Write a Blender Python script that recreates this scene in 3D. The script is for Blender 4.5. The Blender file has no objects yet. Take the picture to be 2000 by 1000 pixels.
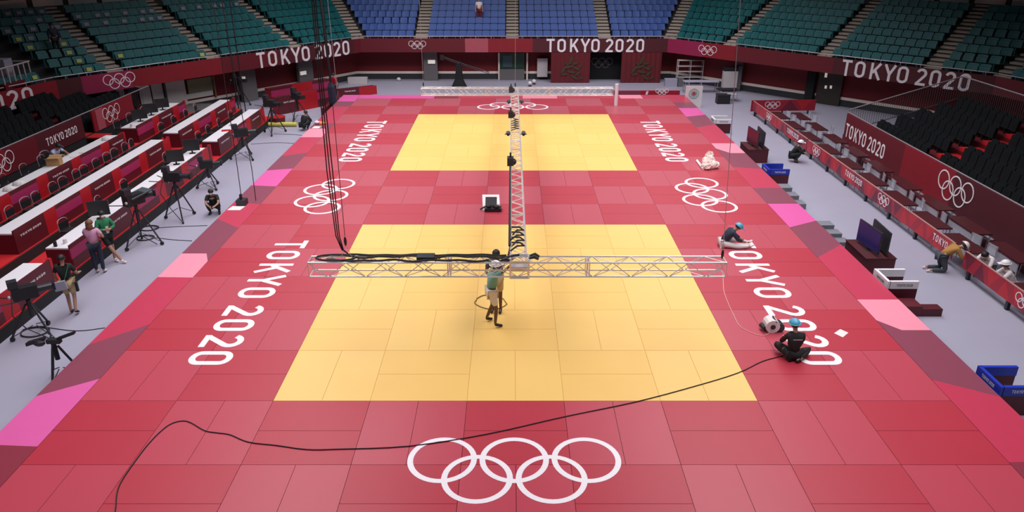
import bpy, bmesh, math, random
from mathutils import Vector, Matrix
random.seed(7)
PI = math.pi
SC = bpy.context.scene
COL = SC.collection
# ---------------------------------------------------------------- camera
F_PX, PITCH, CAM = 1446.6, .41455, Vector((-.071, -12.794, 8.896))
cd = bpy.data.cameras.new('camera'); cam = bpy.data.objects.new('camera', cd); COL.objects.link(cam)
cd.sensor_width = 36; cd.lens = F_PX / 2000 * 36; cd.clip_end = 300
cam.location = CAM; cam.rotation_euler = (PI/2 - PITCH, 0, 0)
SC.camera = cam
# ---------------------------------------------------------------- view, world
SC.view_settings.view_transform = 'Standard'; SC.view_settings.look = 'None'
SC.view_settings.exposure = 0.0; SC.view_settings.gamma = 1.0; SC.view_settings.use_curve_mapping = False
W = bpy.data.worlds.new('world'); SC.world = W; W.use_nodes = True
W.node_tree.nodes['Background'].inputs[0].default_value = (.75, .8, 1, 1)
W.node_tree.nodes['Background'].inputs[1].default_value = .022
# ---------------------------------------------------------------- hall lights: rows of ceiling floods over the mats
def area(x, y, z, sx, sy, p, spread=120, col=(1, .97, 1.0), aim=None):
    l = bpy.data.lights.new('ceiling_flood', 'AREA'); l.shape = 'RECTANGLE'; l.size = sx; l.size_y = sy
    l.energy = p; l.color = col; l.spread = math.radians(spread)
    o = bpy.data.objects.new('ceiling_flood', l); COL.objects.link(o); o.location = (x, y, z)
    if aim:
        o.rotation_euler = (Vector(aim) - Vector((x, y, z))).to_track_quat('-Z', 'Y').to_euler()
    return o
for y, p in ((-8, 370), (0, 570), (8, 700), (16, 760), (24, 730), (32, 540)):
    for x in (-8.2, 8.2):
        area(x, y, 13.5, 7.0, 7.6, p, 130)
area(0, 24, 12.5, 7, 6, 300, 130)
area(0, 26, 11.5, 20, 2, 330, 100, aim=(0, 42, 3))      # wash on the far tier
# ---------------------------------------------------------------- pixel to place (photo pixels, 2000 x 1000)
FW = Vector((0, math.cos(PITCH), -math.sin(PITCH))); RT = Vector((1, 0, 0)); UP = RT.cross(FW)
def ray(x, y): return FW + RT*((x-1000)/F_PX) - UP*((y-500)/F_PX)
def at(x, y, z=0.):
    d = ray(x, y); return CAM + d*((z-CAM.z)/d.z)
def atX(x, y, X):
    d = ray(x, y); return CAM + d*((X-CAM.x)/d.x)
def atY(x, y, Y):
    d = ray(x, y); return CAM + d*((Y-CAM.y)/d.y)
def atP(x, y, p, n):
    d = ray(x, y); return CAM + d*((Vector(p)-CAM).dot(Vector(n))/d.dot(Vector(n)))
FZ = -.6      # hall floor; the mats lie on a deck whose top is z = 0
# ---------------------------------------------------------------- materials
def lin(h):
    h = h.lstrip('#'); c = [int(h[i:i+2], 16)/255 for i in (0, 2, 4)]
    return tuple((v/12.92 if v <= .04045 else ((v+.055)/1.055)**2.4) for v in c)
MATS = {}
def mat(name, hexcol, rough=.55, metal=0., var=.08, scale=3., bump=0., spec=.5, trans=0., emit=0., alpha=1., sheen=0.):
    if name in MATS: return MATS[name]
    m = bpy.data.materials.new(name); m.use_nodes = True; nt = m.node_tree; b = nt.nodes['Principled BSDF']
    c = lin(hexcol) if isinstance(hexcol, str) else hexcol
    tc = nt.nodes.new('ShaderNodeTexCoord'); nz = nt.nodes.new('ShaderNodeTexNoise'); nz.inputs['Scale'].default_value = scale
    nz.inputs['Detail'].default_value = 4
    mx = nt.nodes.new('ShaderNodeMix'); mx.data_type = 'RGBA'
    mx.inputs[6].default_value = tuple(v*(1-var) for v in c)+(1,); mx.inputs[7].default_value = tuple(min(1, v*(1+var)) for v in c)+(1,)
    nt.links.new(tc.outputs['Object'], nz.inputs['Vector']); nt.links.new(nz.outputs['Fac'], mx.inputs[0])
    nt.links.new(mx.outputs[2], b.inputs['Base Color'])
    b.inputs['Roughness'].default_value = rough; b.inputs['Metallic'].default_value = metal
    b.inputs['Specular IOR Level'].default_value = spec
    if trans: b.inputs['Transmission Weight'].default_value = trans
    if sheen: b.inputs['Sheen Weight'].default_value = sheen; b.inputs['Sheen Roughness'].default_value = .45; b.inputs['Sheen Tint'].default_value = (1, .9, .95, 1)
    if alpha < 1: b.inputs['Alpha'].default_value = alpha
    if emit:
        nt.links.new(mx.outputs[2], b.inputs['Emission Color']); b.inputs['Emission Strength'].default_value = emit
    if bump:
        bp = nt.nodes.new('ShaderNodeBump'); bp.inputs['Strength'].default_value = bump
        nt.links.new(nz.outputs['Fac'], bp.inputs['Height']); nt.links.new(bp.outputs[0], b.inputs['Normal'])
    MATS[name] = m
    return m
M = dict(
 red_a=mat('mat_red_across', (.42, .018, .040), .42, var=.04, scale=1, sheen=.26), red_b=mat('mat_red_along', (.46, .034, .064), .38, var=.04, scale=1, sheen=.62),  # weave sheen, which turns with mat direction, is painted into the two reds
 yel_a=mat('mat_yellow_across', (.80, .495, .135), .45, var=.03, scale=1), yel_b=mat('mat_yellow_along', (.82, .52, .150), .42, var=.03, scale=1),  # the two yellows likewise carry the directional weave sheen as colour
 under=mat('mat_joint', (.20, .012, .022), .6), under_y=mat('mat_joint_yellow', (.66, .40, .11), .6), white_vinyl=mat('white_vinyl', (.84, .78, .82), .4, var=.02),
 b_crimson=mat('edge_crimson', (.50, .028, .075), .38, var=.03, sheen=.3), b_mauve=mat('edge_mauve', (.23, .040, .075), .38, var=.03, sheen=.35),
 b_magenta=mat('edge_magenta', (.66, .105, .335), .4, var=.03), b_pink=mat('edge_pale_pink', (.80, .27, .36), .4, var=.03),
 b_dark=mat('edge_dark_red', (.24, .022, .045), .38, var=.03, sheen=.25),
 floor=mat('floor_vinyl', (.33, .315, .40), .5, var=.06, scale=.7), deck=mat('deck_side', (.42, .38, .42), .6),
 alu=mat('aluminium', (.72, .68, .70), .35, .55, var=.05), steel=mat('steel_rail', (.42, .36, .40), .4, .4),
 black=mat('black_plastic', (.012, .012, .015), .5), dark=mat('dark_metal', (.03, .03, .037), .45, .2), cable=mat('cable_rubber', (.012, .01, .012), .6),
 white=mat('white_laminate', (.78, .75, .80), .45, var=.02), offwhite=mat('off_white', (.55, .50, .50), .6),
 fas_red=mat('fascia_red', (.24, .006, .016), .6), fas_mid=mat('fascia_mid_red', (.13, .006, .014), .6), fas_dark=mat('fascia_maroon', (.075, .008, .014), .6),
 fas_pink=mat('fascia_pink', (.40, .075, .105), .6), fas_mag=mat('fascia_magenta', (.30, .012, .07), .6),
 d_red=mat('desk_red', (.42, .006, .014), .5), d_mar=mat('desk_maroon', (.10, .006, .014), .5), d_mag=mat('desk_magenta', (.36, .02, .10), .5),
 r_floor=mat('red_carpet', (.52, .006, .012), .8), r_dark=mat('platform_skirt_black', (.008, .007, .008), .8),
 w_red=mat('wall_red', (.15, .004, .008), .7), w_grey=mat('wall_grey', (.13, .12, .125), .7), w_white=mat('wall_white_panel', (.66, .62, .58), .7),
 w_strip=mat('wall_white_strip', (.80, .70, .62), .6), blk_cloth=mat('black_cloth', (.006, .006, .008), .9), soffit=mat('soffit', (.05, .03, .03), .8),
 teal=mat('teal_seat', (.004, .115, .125), .5, var=.1), blue=mat('blue_seat', (.026, .080, .32), .5, var=.1), bseat=mat('black_seat', (.005, .007, .009), .7, spec=.25),
 step=mat('stair_beige', (.42, .35, .29), .8), riser=mat('tier_concrete', (.035, .035, .04), .9), wall_brown=mat('upper_wall_brown', (.06, .05, .035), .8),
 yellow_tag=mat('yellow_tag', (.42, .48, .12), .7), lav_tag=mat('lavender_tag', (.32, .28, .36), .7),
 skin=mat('skin', (.42, .22, .15), .5), skin_d=mat('skin_tanned', (.13, .055, .032), .5), hair=mat('black_hair', (.01, .008, .008), .6), hair_b=mat('brown_hair', (.17, .07, .035), .6),
 c_black=mat('black_fabric', (.009, .010, .011), .8), c_navy=mat('navy_fabric', (.015, .022, .045), .8), c_pink=mat('pink_fabric', (.62, .30, .45), .8),
 c_green=mat('green_fabric', (.015, .18, .075), .8), c_teal=mat('teal_fabric', (.17, .40, .35), .8), c_white=mat('white_fabric', (.72, .66, .66), .8),
 c_khaki=mat('khaki_fabric', (.55, .40, .22), .8), c_ochre=mat('ochre_fabric', (.38, .19, .045), .8), c_lblue=mat('pale_blue_fabric', (.42, .48, .72), .8),
 c_grey=mat('grey_fabric', (.05, .06, .07), .8), c_cyan=mat('blue_helmet', (.08, .38, .55), .4), helmet=mat('white_helmet', (.80, .77, .78), .35),
 box_blue=mat('coach_blue', (.012, .035, .42), .45), box_mar=mat('coach_maroon', (.08, .005, .012), .5), screen=mat('screen_blue', (.012, .012, .09), .25, emit=.25), screen_m=mat('screen_maroon', (.07, .008, .02), .25, emit=.15),
 table=mat('table_maroon', (.06, .006, .010), .5), clear=mat('clear_chair', (.55, .55, .62), .2, alpha=.45), card=mat('cardboard', (.42, .24, .10), .8),
 brown_door=mat('brown_door', (.035, .025, .02), .6), green_pic=mat('green_panel', (.012, .06, .035), .5), teal_pic=mat('teal_panel', (.05, .10, .12), .5),
 motif=mat('curtain_motif', (.05, .035, .015), .7), lamp=mat('small_lamp', (.8, .75, .68), .5, emit=.35), yellow_pipe=mat('yellow_tube', (.60, .55, .10), .5),
 orange=mat('orange_plastic', (.75, .22, .04), .6), bag=mat('clear_plastic_bag', (.78, .62, .56), .3, bump=.6, scale=14), lav=mat('grey_lavender', (.36, .34, .44), .6),
 rope=mat('pale_rope', (.75, .45, .42), .7), coil=mat('cable_on_yellow', (.22, .13, .03), .6), tan=mat('tan_trim', (.25, .12, .06), .6), emblem=mat('emblem_grey', (.30, .36, .38), .6), emblem_r=mat('emblem_red', (.45, .05, .05), .6),
 glass=mat('window_blind', (.20, .19, .10), .4), step_grey=mat('step_blue_grey', (.17, .17, .20), .7), ring_dim=mat('dim_ring', (.10, .09, .09), .6), mesh_grey=mat('fence_grey', (.10, .10, .11), .5, .3),
)
M['curtain_red'] = mat('curtain_red', (.12, .006, .012), .8)
# ---------------------------------------------------------------- mesh builder
class MB:
    def __init__(s): s.v = []; s.f = []; s.m = []; s.smooth = False
    def face(s, pts, mi=0):
        n = len(s.v); s.v += [tuple(p) for p in pts]; s.f.append(tuple(range(n, n+len(pts)))); s.m.append(mi)
    def hexa(s, b, t, mi=0, top=None):
        n = len(s.v); s.v += [tuple(p) for p in b] + [tuple(p) for p in t]; k = len(b)
        s.f.append(tuple(n+i for i in reversed(range(k)))); s.m.append(mi)
        s.f.append(tuple(n+k+i for i in range(k))); s.m.append(mi if top is None else top)
        for i in range(k):
            j = (i+1) % k; s.f.append((n+i, n+j, n+k+j, n+k+i)); s.m.append(mi)
        return s
    def box(s, x0, x1, y0, y1, z0, z1, mi=0, top=None):
        return s.hexa([(x0, y0, z0), (x1, y0, z0), (x1, y1, z0), (x0, y1, z0)], [(x0, y0, z1), (x1, y0, z1), (x1, y1, z1), (x0, y1, z1)], mi, top)
    def obox(s, o, u, v, w, mi=0):
        o, u, v, w = map(Vector, (o, u, v, w)); b = [o, o+u, o+u+v, o+v]
        return s.hexa(b, [p+w for p in b], mi)
    def prism(s, pts, z0, z1, mi=0, top=None):
        return s.hexa([(p[0], p[1], z0) for p in pts], [(p[0], p[1], z1) for p in pts], mi, top)
    def tube(s, pts, r, n=6, mi=0, closed=False):
        pts = [Vector(p) for p in pts]; rs = r if isinstance(r, (list, tuple)) else [r]*len(pts); base = len(s.v); K = len(pts)
        for i, p in enumerate(pts):
            a = pts[i-1] if (i or closed) else p; b = pts[(i+1) % K] if (i < K-1 or closed) else p
            t = (b-a).normalized() if (b-a).length > 1e-9 else Vector((0, 0, 1))
            h = Vector((0, 0, 1)) if abs(t.z) < .9 else Vector((1, 0, 0)); u = t.cross(h).normalized(); w = t.cross(u)
            for k in range(n):
                q = p + (u*math.cos(2*PI*k/n) + w*math.sin(2*PI*k/n))*rs[i]; s.v.append(tuple(q))
        for i in range(K if closed else K-1):
            i2 = (i+1) % K
            for k in range(n):
                k2 = (k+1) % n; s.f.append((base+i*n+k, base+i*n+k2, base+i2*n+k2, base+i2*n+k)); s.m.append(mi)
        if not closed:
            s.f.append(tuple(base+k for k in reversed(range(n)))); s.m.append(mi)
            s.f.append(tuple(base+(K-1)*n+k for k in range(n))); s.m.append(mi)
        return s
    def ball(s, c, r, n=10, mi=0, zmin=-1.):
        rx, ry, rz = (r, r, r) if not isinstance(r, (tuple, list)) else r; base = len(s.v); H = n//2+1
        a0 = math.asin(max(-1, zmin))
        for i in range(H+1):
            a = a0 + (PI/2-a0)*i/H
            for k in range(n):
                b = 2*PI*k/n; s.v.append((c[0]+rx*math.cos(a)*math.cos(b), c[1]+ry*math.cos(a)*math.sin(b), c[2]+rz*math.sin(a)))
        for i in range(H):
            for k in range(n):
                k2 = (k+1) % n; s.f.append((base+i*n+k, base+i*n+k2, base+(i+1)*n+k2, base+(i+1)*n+k)); s.m.append(mi)
        s.f.append(tuple(base+k for k in reversed(range(n)))); s.m.append(mi)
        return s
    def build(s, name, mats, parent=None, loc=None, smooth=False):
        me = bpy.data.meshes.new(name); me.from_pydata(s.v, [], s.f)
        for m in (mats if isinstance(mats, (list, tuple)) else [mats]): me.materials.append(m)
        me.polygons.foreach_set('material_index', s.m)
        if smooth: me.polygons.foreach_set('use_smooth', [True]*len(s.f))
        me.update()
        bm = bmesh.new(); bm.from_mesh(me); bmesh.ops.remove_doubles(bm, verts=bm.verts, dist=1e-6) if smooth else None
        bmesh.ops.recalc_face_normals(bm, faces=bm.faces); bm.to_mesh(me); bm.free()
        o = bpy.data.objects.new(name, me); COL.objects.link(o)
        if parent: o.parent = parent
        if loc: o.location = loc
        return o
def tag(o, label=None, cat=None, group=None, kind=None):
    if label: o['label'] = label
    if cat: o['category'] = cat
    if group: o['group'] = group
    if kind: o['kind'] = kind
    return o
def thing(name, label, cat, loc=(0, 0, 0), rz=0, group=None):
    o = bpy.data.objects.new(name, None); COL.objects.link(o); o.location = loc; o.rotation_euler = (0, 0, rz); o.empty_display_size = .2
    return tag(o, label, cat, group)
def struct(o): o['kind'] = 'structure'; return o
def copy_tree(o, parent=None):
    c = o.copy(); COL.objects.link(c); c.parent = parent
    for ch in o.children: copy_tree(ch, c)
    return c
# ---------------------------------------------------------------- lettering: strokes with a constant width on a unit-high letter
def arc(cx, cy, rx, ry, a0, a1, n=8): return [(cx+rx*math.cos(math.radians(a0+(a1-a0)*i/n)), cy+ry*math.sin(math.radians(a0+(a1-a0)*i/n))) for i in range(n+1)]
def stad(w, h=1.): # rounded O: centre line
    r = w/2; return arc(0, h-r, r, r, 0, 180, 10) + arc(0, r, r, r, 180, 360, 10)
SW = .15
GL = {
 'T': (.60, [([(-.30, 1-SW/2), (.30, 1-SW/2)], False), ([(0, 0), (0, 1-SW)], False)]),
 'O': (.62, [([(x, SW/2+y*(1-SW)) for x, y in stad(.47, 1.)], True)]),
 '0': (.58, [([(x, SW/2+y*(1-SW)) for x, y in stad(.43, 1.)], True)]),
 'K': (.62, [([(-.24, 0), (-.24, 1)], False), ([(.24, 1), (-.18, .40)], False), ([(-.04, .56), (.27, 0)], False)]),
 'Y': (.66, [([(-.29, 1), (0, .42)], False), ([(.29, 1), (0, .42)], False), ([(0, 0), (0, .48)], False)]),
 '2': (.58, [(arc(0, .71, .215, .215, 165, -30, 9) + [(-.20, SW/2+.02)], False), ([(-.27, SW/2), (.28, SW/2)], False)]),
}
CEN = [.35, 1.17, 2.11, 2.92, 3.68, 4.70, 5.46, 6.23, 6.99]
def ribbon(mb, pts, closed, w, fr, t, mi=0, lift=0.):
    O, U, V, N = fr; K = len(pts); L = []; R = []
    P = [Vector((p[0], p[1])) for p in pts]
    for i in range(K):
        a = P[i-1] if (i or closed) else None; b = P[(i+1) % K] if (i < K-1 or closed) else None
        d1 = (P[i]-a).normalized() if a is not None else None; d2 = (b-P[i]).normalized() if b is not None else None
        if d1 is None: d1 = d2
        if d2 is None: d2 = d1
        m = (d1+d2).normalized(); n = Vector((-m.y, m.x)); k = max(.35, n.dot(Vector((-d1.y, d1.x)))); n = n/k
        L.append(P[i]+n*(w/2)); R.append(P[i]-n*(w/2))
    f = lambda q, h: O + U*q.x + V*q.y + N*h
    for i in range(K if closed else K-1):
        j = (i+1) % K
        mb.hexa([f(R[i], lift-t), f(R[j], lift-t), f(L[j], lift-t), f(L[i], lift-t)], [f(R[i], lift+t), f(R[j], lift+t), f(L[j], lift+t), f(L[i], lift+t)], mi)
def lettering(name, text, O, U, V, length, height, mt, parent, t=.002, total=7.34):
    """O bottom-left corner, U reading direction, V up on the letter; length and height in metres"""
    U = Vector(U).normalized(); V = Vector(V).normalized(); N = U.cross(V); O = Vector(O); sx = length/total
    mb = MB(); seq = list(zip('TOKYO2020', CEN)); apart = height > .12
    for n, (ch, c) in enumerate(seq):
        if apart: mb = MB()
        for j, (st, cl) in enumerate(GL[ch][1]):
            fr = (O + U*(c*sx), U*sx, V*height, N)
            ribbon(mb, st, cl, SW, fr, t, 0, lift=t*(1+.3*j))
        if apart: o = mb.build('letter', mt, parent)
    if apart: return o
    return mb.build(name, mt, parent)
def rings(name, C, U, V, r, mt, parent, w=None, t=.002):
    """five interlocking rings: C centre of the emblem, r centre-line radius"""
    U = Vector(U).normalized(); V = Vector(V).normalized(); N = U.cross(V); C = Vector(C); w = w or r*.17; mb = MB()
    for k, (x, y) in enumerate(((-2.26, .5), (0, .5), (2.26, .5), (-1.13, -.5), (1.13, -.5))):
        ribbon(mb, [(x*r + r*math.cos(2*PI*i/40), y*r*.88 + r*math.sin(2*PI*i/40)) for i in range(40)], True, w, (C, U, V, N), t, 0, lift=t*(1+.25*k))
    return mb.build(name, mt, parent)
# ================================================================ SETTING: floor, deck, mats
o = MB().box(-30, 30, -16, 46, FZ-.2, FZ).build('floor', M['floor']); struct(o)
o = MB().box(-9.98, 10.08, -14, 30.98, FZ, -.045).build('floor_deck', M['deck']); struct(o)
mats = thing('judo_mat', 'red tatami field with two yellow contest squares, white rings and lettering', 'judo mat', (0, 0, 0))
MT = 0.0
def tatami(cells, name, ma, mb_):
    m = MB(); g = .005
    for i, j in cells:
        x0, y0 = -9+2*i, 2*j
        if (i+j) % 2:  q = [(x0, x0+2, y0, y0+1, 0), (x0, x0+2, y0+1, y0+2, 0)]
        else: q = [(x0, x0+1, y0, y0+2, 1), (x0+1, x0+2, y0, y0+2, 1)]
        for a, b, c, d, mi in q:
            if d > 30: d = 30
            if d > c: m.box(a+g, b-g, c+g, d-g, -.044, MT, mi)
    return m.build(name, [ma, mb_], mats)
yel = lambda i, j: 2 <= i <= 6 and (0 <= j <= 4 or 8 <= j <= 12)
tatami([(i, j) for i in range(9) for j in range(-6, 15) if not yel(i, j)], 'red_tatami_field', M['red_a'], M['red_b'])
tatami([(i, j) for i in range(9) for j in range(0, 5) if yel(i, j)], 'yellow_contest_square', M['yel_a'], M['yel_b'])
tatami([(i, j) for i in range(9) for j in range(8, 13) if yel(i, j)], 'yellow_contest_square', M['yel_a'], M['yel_b'])
MB().box(-9, 9, -12, 30, -.0448, -.020).build('joint_backing', M['under'], mats)
for y0 in (0, 16): MB().box(-5.003, 5.003, y0-.003, y0+10.003, -.0199, -.008).build('joint_backing', M['under_y'], mats)
# coloured edge strips: (y at outer side, y at inner side) of each boundary from the far end to the near end
E_ = ['b_magenta', 'b_mauve', 'b_crimson', 'b_mauve', 'b_crimson', 'b_pink', 'b_crimson', 'b_mauve', 'b_magenta', 'b_dark', 'b_crimson', 'b_mauve', 'b_pink', 'b_crimson', 'b_mauve', 'b_magenta', 'b_dark']
Lo = [31, 29.2, 27.87, 25.19, 23.76, 22.92, 21.26, 18.08, 16.0, 14.1, 12.2, 10.55, 7.61, 5.96, 2.24, .16, -1.42, -12]
Li = [31, 29.2, 27.87, 25.77, 24.08, 22.92, 21.26, 18.64, 16.28, 13.98, 12.0, 9.70, 7.61, 5.93, 3.25, .82, -1.48, -12]
L_cols = ['b_magenta', 'b_mauve', 'b_crimson', 'b_mauve', 'b_crimson', 'b_pink', 'b_crimson', 'b_mauve', 'b_magenta', 'b_dark', 'b_crimson', 'b_mauve', 'b_pink', 'b_crimson', 'b_mauve', 'b_magenta', 'b_dark']
L_cols[9] = 'b_mauve'; L_cols[4] = 'b_mauve'; L_cols[3] = 'b_crimson'
def edge(outer, inner, yo, yi, cols, name, notch):
    used = sorted(set(cols)); m = MB()
    for k, c in enumerate(cols):
        pts = [(inner, yi[k]), (outer, yo[k]), (outer, yo[k+1]), (inner, yi[k+1])]
        if k in notch:
            nx, ny, which = notch[k]
            if which == 'near': pts = [(inner, yi[k]), (outer, yo[k]), (outer, yo[k+1]), (nx, yo[k+1]), (inner, ny)]
            else: pts = [(nx, yo[k]), (outer, yo[k]), (outer, yo[k+1]), (inner, yi[k+1]), (inner, ny)]
        if (outer-inner) * 1 > 0: pts = pts[::-1] if False else pts
        m.prism(pts, -.044, MT, used.index(c))
        if k in notch:
            nx, ny, which = notch[k]; nb = k+1 if which == 'near' else k-1
            tri = [(inner, ny), (nx, yo[k+1]), (inner, yo[k+1])] if which == 'near' else [(nx, yo[k]), (inner, ny), (inner, yo[k])]
            m.prism(tri, -.044, MT, used.index(cols[nb]))
    return m.build(name, [M[c] for c in used], mats)
edge(-10, -9.006, Lo, Li, L_cols, 'patterned_edge_strip', {5: (-9.25, 22.3, 'far'), 12: (-9.25, 7.05, 'far')})
Ro = [31, 28.93, 27.49, 25.89, 23.76, 20.17, 18.56, 16.21, 13.79, 12.03, 10.36, 8.31, 4.58, 2.95, .14, -1.89, -12]
Ri = [31, 28.93, 27.49, 25.42, 23.13, 20.17, 18.56, 16.50, 13.79, 12.03, 9.75, 7.31, 4.58, 2.95, .78, -1.93, -12]
R_cols = ['b_crimson', 'b_mauve', 'b_magenta', 'b_mauve', 'b_crimson', 'b_pink', 'b_mauve', 'b_crimson', 'b_mauve', 'b_magenta', 'b_mauve', 'b_crimson', 'b_pink', 'b_mauve', 'b_crimson', 'b_dark']
edge(10.1, 9.006, Ro, Ri, R_cols, 'patterned_edge_strip', {5: (9.45, 19.3, 'near'), 12: (9.4, 3.45, 'near')})
m = MB(); fc = ['b_magenta', 'b_dark', 'b_crimson', 'b_pink', 'b_crimson', 'b_pink', 'b_crimson']; u = sorted(set(fc)); xs = [-10, -4.6, -3.2, .55, 2.55, 6.2, 7.5, 10.1]
for k, c in enumerate(fc): m.box(max(xs[k], -8.994) if k == 0 else xs[k], min(xs[k+1], 8.994), 30.006, 31, -.044, MT, u.index(c))
m.build('patterned_edge_strip', [M[c] for c in u], mats)
VY = M['white_vinyl']
for y1 in (8.66, 24.55):
    for x0 in (-7.40, 6.42):
        o = lettering('floor_lettering', 'TOKYO 2020', (x0, y1, MT+.001), (0, -1, 0), (1, 0, 0), 7.28, .98, VY, mats, t=.0015, total=7.28)
rings('floor_rings', (-.03, -2.11, MT+.001), (1, 0, 0), (0, 1, 0), .585, VY, mats, w=.105, t=.0015)
rings('floor_rings', (-.03, 28.0, MT+.001), (-1, 0, 0), (0, -1, 0), .585, VY, mats, w=.105, t=.0015)
rings('floor_rings', (-6.97, 12.93, MT+.001), (0, -1, 0), (1, 0, 0), .585, VY, mats, w=.105, t=.0015)
rings('floor_rings', (6.96, 13.08, MT+.001), (0, -1, 0), (1, 0, 0), .585, VY, mats, w=.105, t=.0015)
for ch in mats.children:
    if ch.name.startswith(('floor_', 'letter')): ch['label'] = 'white lettering set into the mat' if 'letter' in ch.name else 'white five-ring emblem set into the mat'

# ================================================================ HALL: many-sided gallery
P = [Vector((-25.6, 11.5)), Vector((-21.95, 23.1)), Vector((-10.15, 38)), Vector((10.3, 38)), Vector((23.75, 24.1)), Vector((27.5, 12.5))]
SIDES = ['side_left', 'left', 'back', 'right', 'side_right']
def offs(d):
    """fascia outline moved outwards by d metres"""
    q = []; n = []
    for a, b in zip(P[:-1], P[1:]):
        t = (b-a).normalized(); n.append(Vector((-t.y, t.x)))
    q.append(P[0]+n[0]*d)
    for k in range(1, len(P)-1):
        m = (n[k-1]+n[k]).normalized(); q.append(P[k]+m*(d/m.dot(n[k])))
    q.append(P[-1]+n[-1]*d); return q
ZT, ZB = 2.30, 1.42          # fascia top, bottom
def v3(p, z): return Vector((p[0], p[1], z))
W0 = offs(1.4); IN = offs(0)
FAS = [thing('balcony_banner', l, 'balcony banner') for l in ('dark red balcony banner at the far left with hanging white lettering', 'red balcony banner over the left diagonal with rings and large lettering',
 'red balcony banner across the far end with a pink block and lettering', 'red balcony banner over the right diagonal with rings and large lettering', 'dark red balcony banner at the far right edge')]
# coloured stretches of each side: fractions along the side
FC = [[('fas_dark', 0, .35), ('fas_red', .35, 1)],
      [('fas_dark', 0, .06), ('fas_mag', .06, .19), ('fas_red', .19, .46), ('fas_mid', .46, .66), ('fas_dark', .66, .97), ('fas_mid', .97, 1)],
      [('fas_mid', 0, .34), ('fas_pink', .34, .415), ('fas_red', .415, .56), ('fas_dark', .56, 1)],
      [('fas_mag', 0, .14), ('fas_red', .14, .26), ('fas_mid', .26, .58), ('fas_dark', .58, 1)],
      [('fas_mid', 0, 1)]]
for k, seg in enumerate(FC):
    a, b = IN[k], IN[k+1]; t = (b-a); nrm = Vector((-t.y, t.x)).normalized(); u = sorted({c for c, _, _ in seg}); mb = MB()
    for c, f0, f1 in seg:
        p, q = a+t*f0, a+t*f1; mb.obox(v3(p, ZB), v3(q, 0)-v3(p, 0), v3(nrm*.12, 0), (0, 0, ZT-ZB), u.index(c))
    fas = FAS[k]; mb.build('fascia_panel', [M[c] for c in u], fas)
    # soffit under the balcony and wall behind it
    s = MB().obox(v3(a+nrm*.12, ZB+.02), v3(b, 0)-v3(a, 0), v3(nrm*1.4, 0), (0, 0, .1)).build('ceiling_soffit', M['soffit']); struct(s)
    A, B = W0[k], W0[k+1]; wl = MB().obox(v3(A, FZ), v3(B, 0)-v3(A, 0), v3(nrm*.2, 0), (0, 0, ZB-FZ+.02)).build('wall_'+SIDES[k], M['w_red']); struct(wl)
    # rail on top
    rl = thing('gallery_rail', 'thin pale rail along the %s stretch of the balcony front' % ['far left', 'left diagonal', 'middle', 'right diagonal', 'far right'][k], 'railing')
    L = t.length; n = max(2, int(L/1.0)); mb = MB(); mb.tube([v3(a+nrm*.1, ZT+.14), v3(b+nrm*.1, ZT+.14)], .022, 6); mb.build('handrail', M['steel'], rl)
    for i in range(n): MB().tube([v3(a+t*((i+.5)/n)+nrm*.1, ZT+.001), v3(a+t*((i+.5)/n)+nrm*.1, ZT+.14)], .022, 5).build('post', M['steel'], rl)
def side_frame(k):
    a, b = IN[k], IN[k+1]; t = (b-a).normalized(); return a, t, Vector((-t.y, t.x))
def fas_text(k, px0, px1, z0, h):
    fas = FAS[k]
    a, t, n = side_frame(k); p = atP(px0[0], px0[1], v3(a, 0), v3(n, 0)); q = atP(px1[0], px1[1], v3(a, 0), v3(n, 0))
    o = Vector((p.x, p.y, z0)) - v3(n, 0)*.004
    return lettering('lettering', 'TOKYO 2020', o, v3(t, 0), (0, 0, 1), (Vector((q.x, q.y, 0))-Vector((p.x, p.y, 0))).length, h, M['white_vinyl'], fas, t=.004, total=7.28)
fas_text(1, (500, 118), (682, 94), 1.40, .90); fas_text(2, (1066, 88), (1258, 88), 1.43, .86); fas_text(3, (1643, 130), (1896, 158), 1.40, .88)
def fas_ring(k, px, r, z):
    fas = FAS[k]
    a, t, n = side_frame(k); p = atP(px[0], px[1], v3(a, 0), v3(n, 0)); rings('rings_emblem', Vector((p.x, p.y, z))-v3(n, 0)*.004, v3(t, 0), (0, 0, 1), r, M['white_vinyl'], fas, t=.004)
fas_ring(1, (232, 150), .245, 1.86); fas_ring(2, (815, 87), .175, 1.9); fas_ring(3, (1382, 97), .20, 1.86)
# far-left lettering seen at the frame edge, hung lower than the fascia
a, t, n = side_frame(0); q = atP(64, 180, v3(a, 0), v3(n, 0)); q = Vector((q.x, q.y))
lettering('lettering', 'TOKYO 2020', v3(q-t*7.3, 1.44)-v3(n, 0)*.004, v3(t, 0), (0, 0, 1), 7.28, .84, M['white_vinyl'], FAS[0], t=.004, total=7.28)

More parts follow.
